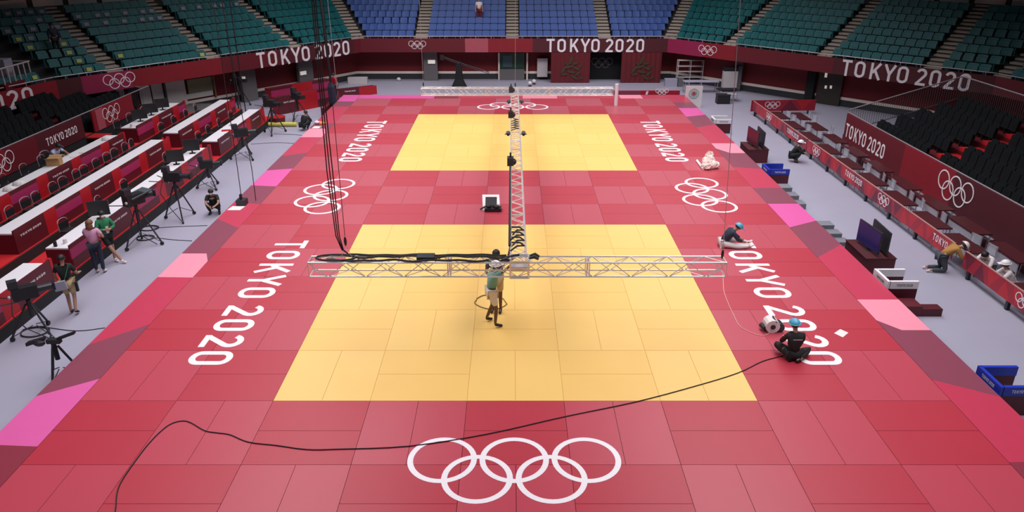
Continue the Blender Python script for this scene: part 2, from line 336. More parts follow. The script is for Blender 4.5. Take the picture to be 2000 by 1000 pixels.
# upper tier: stepped concrete, aisles and seats
NR = 9; D0, DD, DZ, Z0 = .75, .80, .34, 1.95
rows = [offs(D0+DD*k) for k in range(NR+1)]
tier = []
for k in range(5):
    mb = MB()
    for r in range(NR):
        a, b = offs(.12+DD*r)[k:k+2]; a2, b2 = offs(.12+DD*(r+1)+.02)[k:k+2]; z = Z0+DZ*r
        mb.hexa([v3(a, z-.5), v3(b, z-.5), v3(b2, z-.5), v3(a2, z-.5)], [v3(a, z), v3(b, z), v3(b2, z), v3(a2, z)])
    struct(mb.build('floor_tier_'+SIDES[k], M['riser']))
    # wall at the back of the tier
    a, b = offs(.12+DD*NR)[k:k+2]; t = (b-a); n = Vector((-t.y, t.x)).normalized(); z = Z0+DZ*NR
    struct(MB().obox(v3(a, z-.6), v3(t, 0), v3(n*.3, 0), (0, 0, 5)).build('wall_upper_'+SIDES[k], M['wall_brown']))
    if k in (0, 1, 3, 4):
        L = t.length; npan = int(L/1.75)
        for i in range(npan):
            p = a+t*((i+.08)/npan)-n*.06; pn = MB().obox(v3(p, z+.05), v3(t*(.84/npan), 0), v3(n*.05, 0), (0, 0, .42)).build('wall_board', M['w_white'])
            tag(pn, 'pale board %s of the %s row behind the upper seats' % (['first', 'second', 'third', 'fourth', 'fifth', 'sixth', 'seventh', 'eighth', 'ninth', 'tenth', 'eleventh', 'twelfth', 'thirteenth', 'fourteenth'][i % 14], ['far left', 'left diagonal', '', 'right diagonal', 'far right'][k]), 'wall board', 'pale boards behind the upper seats')
# aisles: middle ones (side, distance along the fascia from its first corner), and the corner ones
AI = [(2, 4.0), (2, 10.1), (2, 16.3), (1, 19.0-15.9), (1, 19.0-10.35), (1, 19.0-4.75), (3, 4.25), (3, 10.4), (3, 16.2), (0, 6.6), (4, 5.4)]
def stair(path_lo, path_hi, width_dir, w, name_label):
    st = thing('aisle_stair', name_label, 'stairs'); mb = MB(); n = NR*2; rz = DZ/2
    for i in range(n):
        c0 = path_lo.lerp(path_hi, i/n); c1 = path_lo.lerp(path_hi, (i+1)/n); wd = width_dir*(w/2); z = Z0+rz*i
        q0, q1, q2, q3 = c0-wd, c0+wd, c1+wd, c1-wd
        mb.hexa([v3(q, z-.1) for q in (q0, q1, q2, q3)], [v3(q, z+.08) for q in (q0, q1, q2, q3)], 1); mb.hexa([v3(q, z+.0801) for q in (q0, q1, q2, q3)], [v3(q, z+.17) for q in (q0, q1, q2, q3)], 0)
    mb.build('steps', [M['step'], M['riser']], st)
    return st
WH = {(2, 0): 'left of the middle blue blocks', (2, 1): 'between the two middle blue blocks', (2, 2): 'right of the middle blue blocks'}
nm = ['left of the two middle blue blocks', 'between the two middle blue blocks', 'right of the two middle blue blocks', 'near the outer end of the left diagonal stand', 'through the middle of the left diagonal stand',
      'across the left diagonal stand, nearer the blue seats', 'across the right diagonal stand, nearer the blue seats', 'through the middle of the right diagonal stand', 'near the outer end of the right diagonal stand', 'in the far left stand', 'in the far right stand']
for (k, s), w in zip(AI, nm):
    a, t, n = side_frame(k); lo = a+t*s+n*.15; stair(lo, lo+n*(DD*NR), t, .85, ('beige aisle stairs '+w))
for c, w in ((2, 'at the corner between left teal and blue seats'), (3, 'at the corner between blue and right teal seats'), (4, 'at the outer right corner of the teal stands')):
    lo = offs(.15)[c]; hi = offs(.15+DD*NR)[c]; d = (hi-lo).normalized(); stair(lo, hi, Vector((d.y, -d.x)), .85, 'beige aisle stairs '+w)
# dark hand-rail beside each aisle is a low black glazed screen on the photo
def seat_mesh(name, m, low=0.):
    mb = MB(); w = .246 if not low else .225
    # curved shell back, tipped-up pan, side bracket
    n = 6
    for lo, hi, y0, y1, th in ((.45-low, .80, .06, .15, .035), (.43-low, .70, -.04, .03, .05)):
        fr = []; bk = []
        for i in range(n+1):
            x = -w+2*w*i/n; c = .02*(1-(x/w)**2); fr.append(((x, y0+c, lo), (x, y1+c, hi-.02*(x/w)**4))); bk.append(((x, y0+c+th, lo), (x, y1+c+th, hi-.02*(x/w)**4)))
        for i in range(n):
            mb.hexa([fr[i][0], fr[i+1][0], bk[i+1][0], bk[i][0]], [fr[i][1], fr[i+1][1], bk[i+1][1], bk[i][1]])
    mb.box(-.03, .03, 0, .06, .0, .40); mb.box(-w, w, .05, .08, .43, .46)
    me = mb.build(name, m); me_ = me.data; bpy.data.objects.remove(me); me_.name = name; return me_
SEAT = {c: seat_mesh(c+'_seat_shape', M[c if c != 'black' else 'bseat'], .20 if c == 'black' else 0.) for c in ('teal', 'blue', 'black')}
ORD = ['first', 'second', 'third', 'fourth', 'fifth', 'sixth', 'seventh', 'eighth', 'ninth', 'tenth', 'eleventh', 'twelfth', 'thirteenth', 'fourteenth', 'fifteenth', 'sixteenth', 'seventeenth', 'eighteenth', 'nineteenth', 'twentieth',
       '21st', '22nd', '23rd', '24th', '25th', '26th', '27th', '28th', '29th', '30th']
def proj(p):
    d = Vector(p)-CAM; z = d.dot(FW); return 1000+F_PX*d.dot(RT)/z, 500-F_PX*d.dot(UP)/z
allseats = []
BLK = {0: ['outer', 'inner'], 1: ['outermost', 'outer middle', 'inner middle', 'innermost'], 2: ['far left', 'centre-left', 'centre-right', 'far right'], 3: ['innermost', 'inner middle', 'outer middle', 'outermost'], 4: ['inner', 'outer']}
STAND = {0: 'far left stand', 1: 'left diagonal stand', 2: 'blue stand', 3: 'right diagonal stand', 4: 'far right stand'}
for k in range(5):
    a, t, n = side_frame(k)
    cuts = sorted(s for kk, s in AI if kk == k)
    for r in range(NR-1):
        q = offs(.35+DD*r); A, B = q[k], q[k+1]; s0 = (A-a).dot(t)+.5; s1 = (B-a).dot(t)-.5
        edges = [s0]+[e for c in cuts for e in (c-.47, c+.47)]+[s1]
        for bi in range(0, len(edges), 2):
            e0, e1 = edges[bi], edges[bi+1]; cnt = int((e1-e0)/.5)
            if cnt < 1: continue
            st = (e1-e0)/cnt
            for i in range(cnt):
                p = a+t*(e0+st*(i+.5))+n*(.35+DD*r+.1); z = Z0+DZ*r; x, y = proj(v3(p, z+.6))
                if -12 < x < 2012 and y > -14 and not (x < 62 and 90 < y < 150 and k == 0): allseats.append((k, bi//2, r, i, p, z, math.atan2(t.y, t.x), (v3(p, z)-CAM).length))
def seat_obj(kind, p, z, rot, label, group):
    o = bpy.data.objects.new(kind+'_stadium_seat', SEAT[kind]); COL.objects.link(o); o.location = (p[0], p[1], z); o.rotation_euler = (0, 0, rot)
    return tag(o, label, 'seat', group)
teal = sorted([s for s in allseats if s[0] != 2], key=lambda s: s[7]); rest = []
RO = ['front', 'second', 'third', 'fourth', 'fifth', 'sixth', 'seventh', 'eighth', 'ninth']
for n_, s in enumerate(teal):
    k, b, r, i, p, z, rot, d = s
    if n_ < 300: seat_obj('teal', p, z, rot, 'teal seat, %s from the left, %s row, %s block, %s' % (ORD[min(i, 29)], RO[r], BLK[k][min(b, len(BLK[k])-1)], STAND[k]), 'teal seats of the upper stands')
    else: rest.append(s)
for s in allseats:
    if s[0] == 2:
        k, b, r, i, p, z, rot, d = s
        seat_obj('blue', p, z, rot, 'blue seat, %s from the left, %s row, %s blue block' % (ORD[min(i, 29)], RO[r], BLK[2][b]), 'blue seats of the upper stands')
if rest:
    bm = bmesh.new()
    for k, b, r, i, p, z, rot, d in rest:
        n0 = len(bm.verts); bm.from_mesh(SEAT['teal']); bm.verts.ensure_lookup_table()
        bmesh.ops.transform(bm, matrix=Matrix.Translation(v3(p, z)) @ Matrix.Rotation(rot, 4, 'Z'), verts=bm.verts[n0:])
    me = bpy.data.meshes.new('remaining_seats'); bm.to_mesh(me); bm.free()
    o = bpy.data.objects.new('distant_teal_seats', me); COL.objects.link(o); me.materials.clear(); me.materials.append(M['teal'])
    tag(o, 'teal seats in the farther rows of the upper stands', 'seats', kind='stuff')
print('SEATS', len(teal), len(allseats)-len(teal), len(rest))
# small paper tags on seat backs (photo pixel positions on the seats of the left stands)
def nearest_seat(px, py):
    best = None
    for s in allseats:
        x, y = proj(v3(s[4], s[5]+.66)); d = (x-px)**2+(y-py)**2
        if best is None or d < best[0]: best = (d, s)
    return best[1]
YT = [(40, 90), (50, 104), (62, 122), (73, 140), (127, 80), (140, 98), (151, 113), (163, 130), (221, 123), (391, 104)]
LT = [(25, 8), (75, 5), (5, 25), (52, 22), (28, 39), (79, 35), (5, 58), (54, 53), (107, 50), (30, 72), (65, 69), (100, 67), (150, 29), (181, 27), (212, 25), (242, 22), (270, 20), (300, 18), (177, 43), (208, 41), (239, 38), (269, 36), (297, 33), (325, 31),
      (360, 13), (386, 11), (412, 9), (437, 8), (462, 6), (486, 4)]
done = set()
for lst, mm, cn in ((YT, 'yellow_tag', 'yellow'), (LT, 'lav_tag', 'lavender')):
    for px in lst:
        s = nearest_seat(*px); key = (s[0], s[1], s[2], s[3])
        if key in done: continue
        done.add(key); k, b, r, i, p, z, rot, d = s
        o = MB().box(-.125, .125, -.003, .003, -.09, .09).build(cn+'_seat_notice', M[mm]); o.rotation_euler = (-.24, 0, rot)
        o.location = v3(p, z+.585)+Matrix.Rotation(rot, 3, 'Z') @ Vector((0, -.022, 0))
        tag(o, '%s paper notice on the %s seat, %s row, %s block, %s' % (cn, ORD[min(i, 29)], RO[r], BLK[k][min(b, len(BLK[k])-1)], STAND[k]), 'seat notice', cn+' notices on the upper seats')
# ================================================================ LEFT SIDE: three stepped rows of broadcast desks
PX0 = [-12.9, -14.6, -16.25, -18.0]; PZ = [-.25, .10, .40]
nrow = ['front', 'middle', 'back']
for r in range(3):
    pf = thing('desk_platform', 'red carpeted %s step under the left desks, with a black skirt' % nrow[r], 'platform')
    x1, x0 = PX0[r], PX0[r+1]; y1 = [26.6, 26.9, 24.6][r]
    MB().box(x0+.002, x1-.03, -4, y1, PZ[r]-.03, PZ[r]).build('carpet_top', M['r_floor'], pf)
    MB().box(x0+.002, x1, -4, y1+.02, FZ, PZ[r]-.032).build('skirt', M['r_dark'], pf)
def small_text(parent, O, U, V, L, h, mt=None): return lettering('lettering', 'TOKYO 2020', O, U, V, L, h, mt or M['white_vinyl'], parent, t=.002, total=7.28)
def desk(r, y0, y1, start, label, cut=.73):
    X, z0 = PX0[r]-.06, PZ[r]; H = .74; zt = z0+H
    t = thing('broadcast_desk', label, 'desk', (0, 0, 0), 0, 'red fronted broadcast desks on the left')
    cyc = ['text', 'red', 'mag', 'red2']; k = start; y = y0
    while y < y1-.05:
        w = {'text': 1.55, 'red': .62, 'mag': 1.5, 'red2': .62}[cyc[k % 4]]; e = min(y+w, y1); c = cyc[k % 4]
        if y1-e < .25: e = y1
        mb = MB()
        if c == 'mag':
            mb.box(X-.04, X, y, e, z0+.005, z0+H*.42, 0); mb.box(X-.04, X, y, e, z0+H*.42, z0+H*.84, 1); mb.box(X-.04, X, y, e, z0+H*.84, zt, 0)
            p = mb.build('front_panel', [M['d_mar'], M['d_mag']], t)
        else:
            mb.box(X-.04, X, y, e, z0+.005, zt, 0); p = mb.build('front_panel', M['d_mar' if c == 'text' else 'd_red'], t)
        if c == 'text' and e-y > .9: small_text(p, (X+.003, y+.25, z0+H*.62), (0, 1, 0), (0, 0, 1), min(1.05, e-y-.4), .06)
        y = e; k += 1
    MB().box(X-cut, X-.045, y0+.03, y1-.03, zt-.13, zt-.09).build('desk_top', M['white'], t)
    for yy, nm_ in ((y0, 'side_panel'), (y1-.03, 'side_panel')):
        MB().box(X-cut, X-.045, yy, yy+.028, z0+.005, zt-.131 if yy == y0 else zt-.131).build(nm_, M['d_mar'], t)
    MB().box(X-.10, X+.005, y1-.02, y1+.09, z0+.005, zt+.02).build('end_post', M['d_red'], t)
    return t
desk(0, -2.6, 6.05, 1, 'front row desk nearest the camera, red front with bare white top')
desk(0, 7.05, 18.0, 2, 'long front row desk behind the pink-shirted woman, white top, black monitors on it')
desk(0, 19.0, 25.4, 0, 'front row desk at the far end, white top with papers')
desk(1, 7.3, 18.0, 0, 'long middle row desk with bare white top and hoop-backed chairs behind')
desk(1, 19.1, 26.1, 0, 'middle row desk at the far end with bare white top')
desk(1, -2, 5.9, 1, 'middle row desk at the left frame edge, nearest the camera')
desk(2, 5.0, 17.6, 1, 'long back row desk with cardboard box and papers, below the black stand')
desk(2, 18.8, 23.9, 2, 'short back row desk with magenta end panel, at the far end')
# hoop-backed chairs
def chair_proto():
    t = thing('hoop_chair', '', 'chair')
    MB().tube([(-.22, -.19, .46), (-.22, -.21, .74)] + [(-.22*math.cos(PI*i/8), -.21-.02*math.sin(PI*i/8), .74+.10*math.sin(PI*i/8)) for i in range(1, 8)] + [(.22, -.21, .74), (.22, -.19, .46)], .014, 6).build('back_hoop', M['steel'], t)
    MB().box(-.2, .2, -.2, -.17, .52, .74).build('backrest', M['black'], t)
    MB().box(-.22, .22, -.2, .22, .43, .47).build('seat', M['black'], t)
    for sx in (-1, 1):
        for sy in (-1, 1): MB().tube([(sx*.19, sy*.18, .43), (sx*.21, sy*.21, 0)], .012, 5).build('leg', M['dark'], t)
    return t
CH = chair_proto(); first = True
def chair(x, y, z, rz, label, grp='hoop-backed chairs at the left desks'):
    global first
    c = CH if first else copy_tree(CH); first = False
    c.location = (x, y, z); c.rotation_euler = (0, 0, rz); c['label'] = label; c['group'] = grp; return c
k = 0
for r, ys, dn in ((1, [7.7, 8.3, 9.2, 10.0, 10.6, 11.6, 12.2, 13.1, 13.6, 14.5, 15.3, 15.9, 16.8, 17.4], 'long middle row desk'), (1, [20.2, 21.6, 23.0, 24.2], 'far middle row desk'), (0, [1.2, 3.9, 5.2], 'nearest front row desk'),
                  (0, [9.0, 11.2, 13.0, 16.6], 'long front row desk'), (0, [20.0, 21.2, 22.6, 24.2], 'far front row desk'), (2, [11.6, 12.8, 13.9, 15.2], 'long back row desk'), (2, [19.6, 20.8, 22.2], 'far back row desk')):
    for i, y in enumerate(ys):
        chair(PX0[r]-1.15, y, PZ[r], -PI/2+random.uniform(-.15, .15), 'black hoop-backed chair, %s along the %s counted from the near end' % (ORD[i], dn))
# things on the desks
def monitor(x, y, z, rz, label, w=.55, h=.34, stand=.12, scr='black', cat='monitor', grp=None):
    t = thing('desk_monitor', label, cat, (x, y, z), rz, grp)
    MB().box(-w/2, w/2, -.025, .025, stand, stand+h).build('housing', M['dark'], t)
    MB().box(-w/2+.02, w/2-.02, .026, .03, stand+.02, stand+h-.02).build('screen', M[scr], t)
    MB().box(-.03, .03, -.05, -.026, .012, stand+.1).build('stand_neck', M['black'], t); MB().box(-.12, .12, -.12, .08, 0, .012).build('stand_foot', M['black'], t)
    return t
dz = .74-.09
for i, (x, y, zr, lb) in enumerate([(-13.35, 15.5, 0, 'dark monitor on the long front desk, nearer of the pair'), (-13.35, 17.1, 0, 'dark monitor on the long front desk, farther of the pair'), (-13.3, 9.5, 0, 'dark monitor on the front desk behind the camera with grey hood')]):
    monitor(x, y, PZ[zr]+dz, PI+.35, lb, .62, .48, grp='dark monitors on the front desk')
for i, (x, y, lb) in enumerate([(-16.7, 20.0, 'small dark monitor on the far back desk, nearest'), (-16.75, 21.2, 'small dark monitor on the far back desk, middle'), (-16.7, 22.3, 'small dark monitor on the far back desk, farthest')]):
    monitor(x, y, PZ[2]+dz, PI+.5, lb, .62, .42)
t = thing('cardboard_box', 'brown open cardboard box on the long back desk', 'box', (-16.75, 13.3, PZ[2]+dz), .2)
MB().box(-.22, .22, -.18, .18, 0, .26).build('carton', M['card'], t); MB().obox((-.22, -.18, .262), (.44, 0, 0), (0, -.12, .05), (0, 0, .006)).build('flap', M['card'], t); MB().obox((-.22, .18, .262), (.44, 0, 0), (0, .12, .04), (0, 0, .006)).build('flap', M['card'], t)
pl = [(2, -16.6, 14.3, 'white paper stack right beside the cardboard box'), (2, -16.55, 14.9, 'white paper stack, second beyond the cardboard box'), (2, -16.6, 16.8, 'white bag of papers at the far end of the long back desk'), (2, -16.65, 11.0, 'crumpled white sheet on the long back desk'), (2, -16.6, 10.4, 'wide white sheet spread on the long back desk'),
      (2, -16.6, 19.2, 'white paper on the magenta ended far desk'), (0, -13.3, 20.9, 'red booklet on the far front desk'), (0, -13.35, 21.9, 'grey papers on the far front desk'), (0, -13.3, 7.45, 'white jar on the near corner of the long front desk'), (2, -16.6, 18.95, 'small white cup on the far back desk')]
for r, x, y, lb in pl:
    mb = MB(); a = random.uniform(-.5, .5); c, s = math.cos(a), math.sin(a); w, h_, th = (.3, .21, .03) if 'red' not in lb else (.4, .25, .03)
    if 'jar' in lb or 'cup' in lb: mb.tube([(0, 0, 0), (0, 0, .14)], [.06, .055], 10)
    else:
        mb.hexa([(c*u-s*v, s*u+c*v, 0) for u, v in ((-w/2, -h_/2), (w/2, -h_/2), (w/2, h_/2), (-w/2, h_/2))], [(c*u*.96-s*v*.96, s*u*.96+c*v*.96, th) for u, v in ((-w/2, -h_/2), (w/2, -h_/2), (w/2, h_/2), (-w/2, h_/2))])
        if 'crumpled' in lb or 'bag' in lb or 'spread' in lb: mb.ball((0, 0, .03), (.22, .16, .12), 9, zmin=-.2)
    o = mb.build('desk_item' if False else ('paper_stack' if 'paper' in lb or 'sheet' in lb else ('booklet' if 'book' in lb else 'jar')), M['d_red' if 'red' in lb else ('lav' if 'grey' in lb else 'c_white')], loc=(x, y, PZ[r]+dz)); tag(o, lb, 'papers' if 'jar' not in lb and 'cup' not in lb else 'jar')
o = MB().box(-.04, .04, -.03, .03, 0, .16).build('desk_phone', M['black'], loc=(-13.45, 7.2, PZ[0]+dz)); tag(o, 'small black phone standing at the near corner of the long front desk', 'phone')

# ---------------------------------------------------------------- stands with black seats
def stand(side, XW, y0, y1, nrows, zwall0, zwall1, aisles, xstep, zstep, label, panels, skipgap=None):
    sgn = 1 if side == 'right' else -1
    t = thing('seating_stand', label, 'grandstand')
    mb = MB()
    for r in range(nrows):
        xa, xb = XW+sgn*(.1+xstep*r), XW+sgn*(.1+xstep*(r+1)+.02); z = zwall0+zstep*r
        mb.box(min(xa, xb), max(xa, xb), y0, y1, FZ if r == 0 else z-.5, z, 0)
    mb.build('red_steps', M['r_dark' if False else 'fas_mid'], t)
    for p0, p1, col, dec in panels:
        pm = MB().box(min(XW, XW-sgn*.06), max(XW, XW-sgn*.06), p0, p1, zwall1[0], zwall1[1]).build('front_board', M[col], t)
    MB().tube([(XW, y0, zwall1[1]+.03), (XW, y1, zwall1[1]+.03)], .025, 6).build('top_rail', M['steel'], t)
    return t
# right stand
rs = stand('right', 15.4, 2.0, 21.0, 7, -.1, (FZ+.01, 1.2), None, .85, .27, 'raised black seat stand on the right behind a tall red board', [(15.5, 21.0, 'fas_mid', 0), (11.9, 15.5, 'fas_red', 0), (6.8, 11.9, 'fas_dark', 0), (2, 6.8, 'fas_mid', 0)])
p = atX(1650, 268, 15.33)
lettering('lettering', 'TOKYO 2020', (15.335, 20.87, .17), (0, -1, 0), (0, 0, 1), 3.88, .61, M['white_vinyl'], rs, t=.003, total=7.28)
rr_ = atX(1864, 371, 15.335)
rings('rings_emblem', (15.335, rr_.y, rr_.z), (0, -1, 0), (0, 0, 1), .33, M['white_vinyl'], rs, t=.003, w=.05)
MB().box(15.34, 19.9, 21.0, 21.06, FZ+.01, .2).build('end_board', M['fas_dark'], rs)
def fence(x0, z0, x1, z1, y0, y1, h, step, label, par=None):
    f = thing('bar_fence', label, 'fence'); a, b = Vector((x0, y0, z0)), Vector((x1, y1, z1)); L = (b-a).length; n = int(L/step); hh = Vector((0, 0, h))
    MB().tube([a+hh, b+hh], .028, 6).build('top_rail', M['steel'], f); MB().tube([a+hh*.08, b+hh*.08], .022, 6).build('bottom_rail', M['mesh_grey'], f)
    mb = MB()
    for i in range(n+1): q = a.lerp(b, i/n); mb.tube([q+hh*.08, q+hh], .010, 4)
    bars = mb.build('vertical_bars', M['mesh_grey'], f); bars['kind'] = 'stuff'
    return f
fence(15.45, .25, 20.25, 1.75, 21.05, 21.05, 1.1, .11, 'grey bar fence climbing the far end of the right stand')
fence(20.3, 1.75, 20.4, 1.75, 21.0, 15.6, 1.1, .13, 'grey bar fence along the top of the right stand')
def black_seats(side, XW, nrows, y0, y1, xstep, zwall0, zstep, aisles, sname, group, proto='black'):
    sgn = 1 if side == 'right' else -1; cnt = 0
    for r in range(nrows):
        x = XW+sgn*(.1+xstep*(r+.42)); z = zwall0+zstep*r; i = 0; y = y1-.4 if sgn > 0 else y0+.3
        while (y > y0 if sgn > 0 else y < y1-.2):
            if not any(a <= y <= b for a, b in aisles):
                px, py = proj((x, y, z+.6))
                if -15 < px < 2015:
                    seat_obj('black', (x, y), z, -sgn*PI/2+PI*0, 'black seat, %s from the %s end, %s row, %s' % (ORD[min(i, 29)], 'far' if sgn > 0 else 'near', RO[r], sname), group); cnt += 1
            i += 1; y -= sgn*.5
    return cnt
print('right black', black_seats('right', 15.4, 6, 3.0, 21.0, .85, -.1, .27, [(15.6, 16.5), (8.7, 9.6)], 'right stand', 'black seats of the right stand'))
for ya, lb in ((16.05, 'red aisle steps in the right stand, nearer its far end'), (9.15, 'red aisle steps in the right stand beside the large rings')):
    st = MB()
    for r in range(7): st.box(15.52+.85*r, 15.52+.85*(r+1)-.05, ya-.42, ya+.42, -.1+.27*r+.005, -.1+.27*r+.14)
    tag(st.build('aisle_steps', M['r_floor']), lb, 'aisle steps')
# left stand
ls = stand('left', -19.0, 6.0, 26.0, 4, .35, (.5, 1.45), None, .85, .25, 'raised black seat stand on the left behind red boards', [(6, 13.9, 'fas_red', 0), (13.9, 15.9, 'fas_mid', 0), (15.9, 19.35, 'fas_dark', 0), (20.2, 24.0, 'fas_red', 0)])
MB().box(-19.05, -18.97, 6, 24, FZ, .49).build('under_screen', M['blk_cloth'], ls)
MB().box(-18.935, -18.93, 20.5, 21.15, .51, 1.44).build('pink_stripe', M['fas_pink'], ls)
lettering('lettering', 'TOKYO 2020', (-18.93, 16.5, .86), (0, 1, 0), (0, 0, 1), 2.3, .31, M['white_vinyl'], ls, t=.003, total=7.28)
rings('rings_emblem', (-18.93, 21.85, 1.0), (0, 1, 0), (0, 0, 1), .24, M['white_vinyl'], ls, t=.003, w=.035)
rings('rings_emblem', (-18.93, 13.6, 1.0), (0, 1, 0), (0, 0, 1), .24, M['white_vinyl'], ls, t=.003, w=.035)
fence(-19.4, .35, -22.4, 1.0, 26.0, 26.0, 1.05, .11, 'grey bar fence at the far end of the left stand')
print('left black', black_seats('left', -19.0, 4, 12.0, 26.0, .85, .35, .25, [(19.4, 20.2)], 'left stand', 'black seats of the left stand'))
st = MB()
for r in range(4): st.box(-19.1-.85*(r+1)+.05, -19.1-.85*r, 19.35, 20.2, .35+.25*r+.005, .35+.25*r+.14)
st.box(-19.0, -18.2, 19.4, 20.15, .42, .47); st.box(-18.6, -18.2, 19.4, 20.15, .41, .44)
tag(st.build('aisle_steps', M['r_floor']), 'red aisle steps in the left stand between the two boards', 'aisle steps')
# control cabin balcony at the far left edge
cb = thing('gallery_box', 'small railed white box on the gallery at the far left edge', 'gallery box')
p = at(20, 145, 2.6)
MB().box(-24.5, -22.75, 20.6, 22.8, 2.31, 2.55).build('box_floor', M['fas_mid'], cb)
for y in (20.7, 21.1, 21.5, 21.9, 22.3, 22.7): MB().tube([(-22.8, y, 2.55), (-22.8, y, 3.25)], .03, 6).build('rail_post', M['offwhite'], cb)
MB().tube([(-22.8, 20.6, 3.25), (-22.8, 22.8, 3.25)], .035, 6).build('rail_top', M['offwhite'], cb); MB().tube([(-22.8, 22.8, 3.25), (-24.4, 22.8, 3.25)], .035, 6).build('rail_return', M['offwhite'], cb)
MB().box(-24.2, -23.4, 21.9, 22.5, 2.56, 3.45).build('white_cabinet', M['lav'], cb)

# ---------------------------------------------------------------- RIGHT SIDE: long board fence, press tables
bf = 13.4
def board(y0, y1, cols, label, deco=()):
    t = thing('hoarding_board', label, 'advertising board'); L = y1-y0
    u = ['fas_redb', 'fas_marb', 'fas_brt']
    mb = MB(); n = max(2, int(L/.55))
    for i in range(n):
        ya, yb = y0+L*i/n, y0+L*(i+1)/n; z0, z1, zm = -.32, .18, -.07; c = random.choice([0, 0, 1, 2])
        k = (random.random()-.5)*.4
        mb.box(bf-.03, bf, ya, yb, z0, z1, 0)
        # triangular facets of the printed pattern
        d = random.choice([1, 2, 1]); X = bf-.031-.0005*i*.01
        tri = [(X, ya, z0), (X, yb, z0), (X, ya+(yb-ya)*(.5+k), z1)] if i % 2 else [(X, ya, z1), (X, yb, z1), (X, ya+(yb-ya)*(.5+k), z0)]
        mb.face(tri, d)
    mb.build('printed_face', [M['bd_red'], M['bd_maroon'], M['bd_bright']], t)
    MB().box(bf-.035, bf+.02, y0, y1, .181, .20).build('top_edge', M['lit_edge_salmon'], t)  # light catching the top lip is put into its salmon colour
    for y in deco:
        kind, yy = y
        if kind == 'rings': rings('rings_emblem', (bf-.036, yy, -.06), (0, -1, 0), (0, 0, 1), .125, M['white_vinyl'], t, t=.002, w=.028)
        else: lettering('lettering', 'TOKYO 2020', (bf-.036, yy, -.14), (0, -1, 0), (0, 0, 1), 1.55, .22, M['white_vinyl'], t, t=.002, total=7.28)
    y = y0+.35
    while y < y1:
        MB().box(bf+.0, bf+.09, y-.05, y+.05, FZ, -.30).build('post', M['dark'], t); y += 1.9 if L > 4 else 1.2
    return t
mat('bd_red', (.36, .012, .03), .45); mat('bd_maroon', (.15, .012, .032), .45); mat('bd_bright', (.50, .014, .025), .45); mat('lit_edge_salmon', (.45, .22, .20), .5)
for k_ in ('bd_red', 'bd_maroon', 'bd_bright', 'lit_edge_salmon'): M[k_] = MATS[k_]
board(20.2, 28.4, 0, 'patterned red hoarding run at the far end of the right side', [('rings', 25.6), ('text', 22.8)])
board(7.95, 20.1, 0, 'long patterned red hoarding in front of the press tables', [('rings', 19.0), ('text', 15.9), ('rings', 12.55), ('text', 9.1)])
board(1.0, 7.35, 0, 'tilted red hoarding in front of the kneeling workers', [('rings', 4.45)])
t = thing('hoarding_board', 'red hoarding with rings set across the far end of the right side', 'advertising board')
a_, b_ = Vector((13.3, 28.5, 0)), Vector((17.0, 28.75, 0)); d_ = b_-a_
mb = MB(); mb.obox(a_+Vector((0, 0, -.42)), d_, (0, .03, 0), (0, 0, .62), 0); mb.face([a_+d_*.45+Vector((0, -.002, -.4)), a_+d_*.75+Vector((0, -.002, -.4)), a_+d_*.6+Vector((0, -.002, .19))], 1); mb.face([a_+d_*.7+Vector((0, -.002, .19)), a_+d_*.95+Vector((0, -.002, .19)), a_+d_*.8+Vector((0, -.002, -.4))], 2)
mb.build('printed_face', [M['bd_red'], M['bd_maroon'], M['bd_bright']], t)
rings('rings_emblem', a_+d_*.33+Vector((0, -.006, -.08)), d_, (0, 0, 1), .13, M['white_vinyl'], t, t=.002, w=.03)
for f in (.1, .5, .9): MB().box(a_.x+d_.x*f-.04, a_.x+d_.x*f+.04, 28.55+.2*f, 28.63+.2*f, FZ, -.42).build('post', M['dark'], t)
# press tables
def tab_proto():
    t = thing('press_table', '', 'table')
    MB().box(-.28, .28, -.80, .80, .66, .70).build('table_top', M['table'], t)
    for sx in (-1, 1):
        for sy in (-1, 1): MB().tube([(sx*.24, sy*.74, .66), (sx*.25, sy*.76, 0)], .018, 5).build('leg', M['steel'], t)
    MB().box(-.26, -.25, -.74, .74, .36, .62).build('modesty_panel', M['clear'], t)
    return t
def cch_proto():
    t = thing('clear_chair', '', 'chair')
    MB().box(-.2, .2, -.2, .2, .42, .445).build('seat', M['clear'], t); MB().box(.19, .21, -.2, .2, .50, .80).build('backrest', M['clear'], t)
    for sx in (-1, 1):
        for sy in (-1, 1): MB().tube([(sx*.18, sy*.18, .42 if sx < 0 else .8), (sx*.2, sy*.2, 0)], .012, 5).build('leg', M['steel'], t)
    return t
TB, CC = tab_proto(), cch_proto(); ft = fc_ = True
for col, X, ys in ((0, 13.85, [25.4, 23.3, 21.1, 18.9, 16.7, 14.6, 12.4, 10.2, 8.2, 4.6, 2.6]), (1, 14.85, [25.2, 23.0, 20.7, 18.5, 16.3, 14.1, 11.9, 9.7, 7.5, 5.2, 3.0])):
    for i, y in enumerate(ys):
        o = TB if ft else copy_tree(TB); ft = False
        o.location = (X, y, FZ); tag(o, 'maroon topped press table, %s from the far end, %s' % (ORD[i], 'column behind the hoarding' if col == 0 else 'column by the tall red wall'), 'table', 'maroon press tables on the right')
        for j, dy in enumerate((-.42, .38)):
            if (i*2+j+col) % 5 == 4 or (8.2 > y > 5.2 and col == 0): continue
            c = CC if fc_ else copy_tree(CC); fc_ = False
            c.location = (X+.42, y+dy, FZ); c.rotation_euler = (0, 0, random.uniform(-.3, .3)); tag(c, 'clear chair at the %s press table from the far end, %s, %s side' % (ORD[i], 'hoarding column' if col == 0 else 'wall column', 'near' if j == 0 else 'far'), 'chair', 'clear chairs at the press tables')
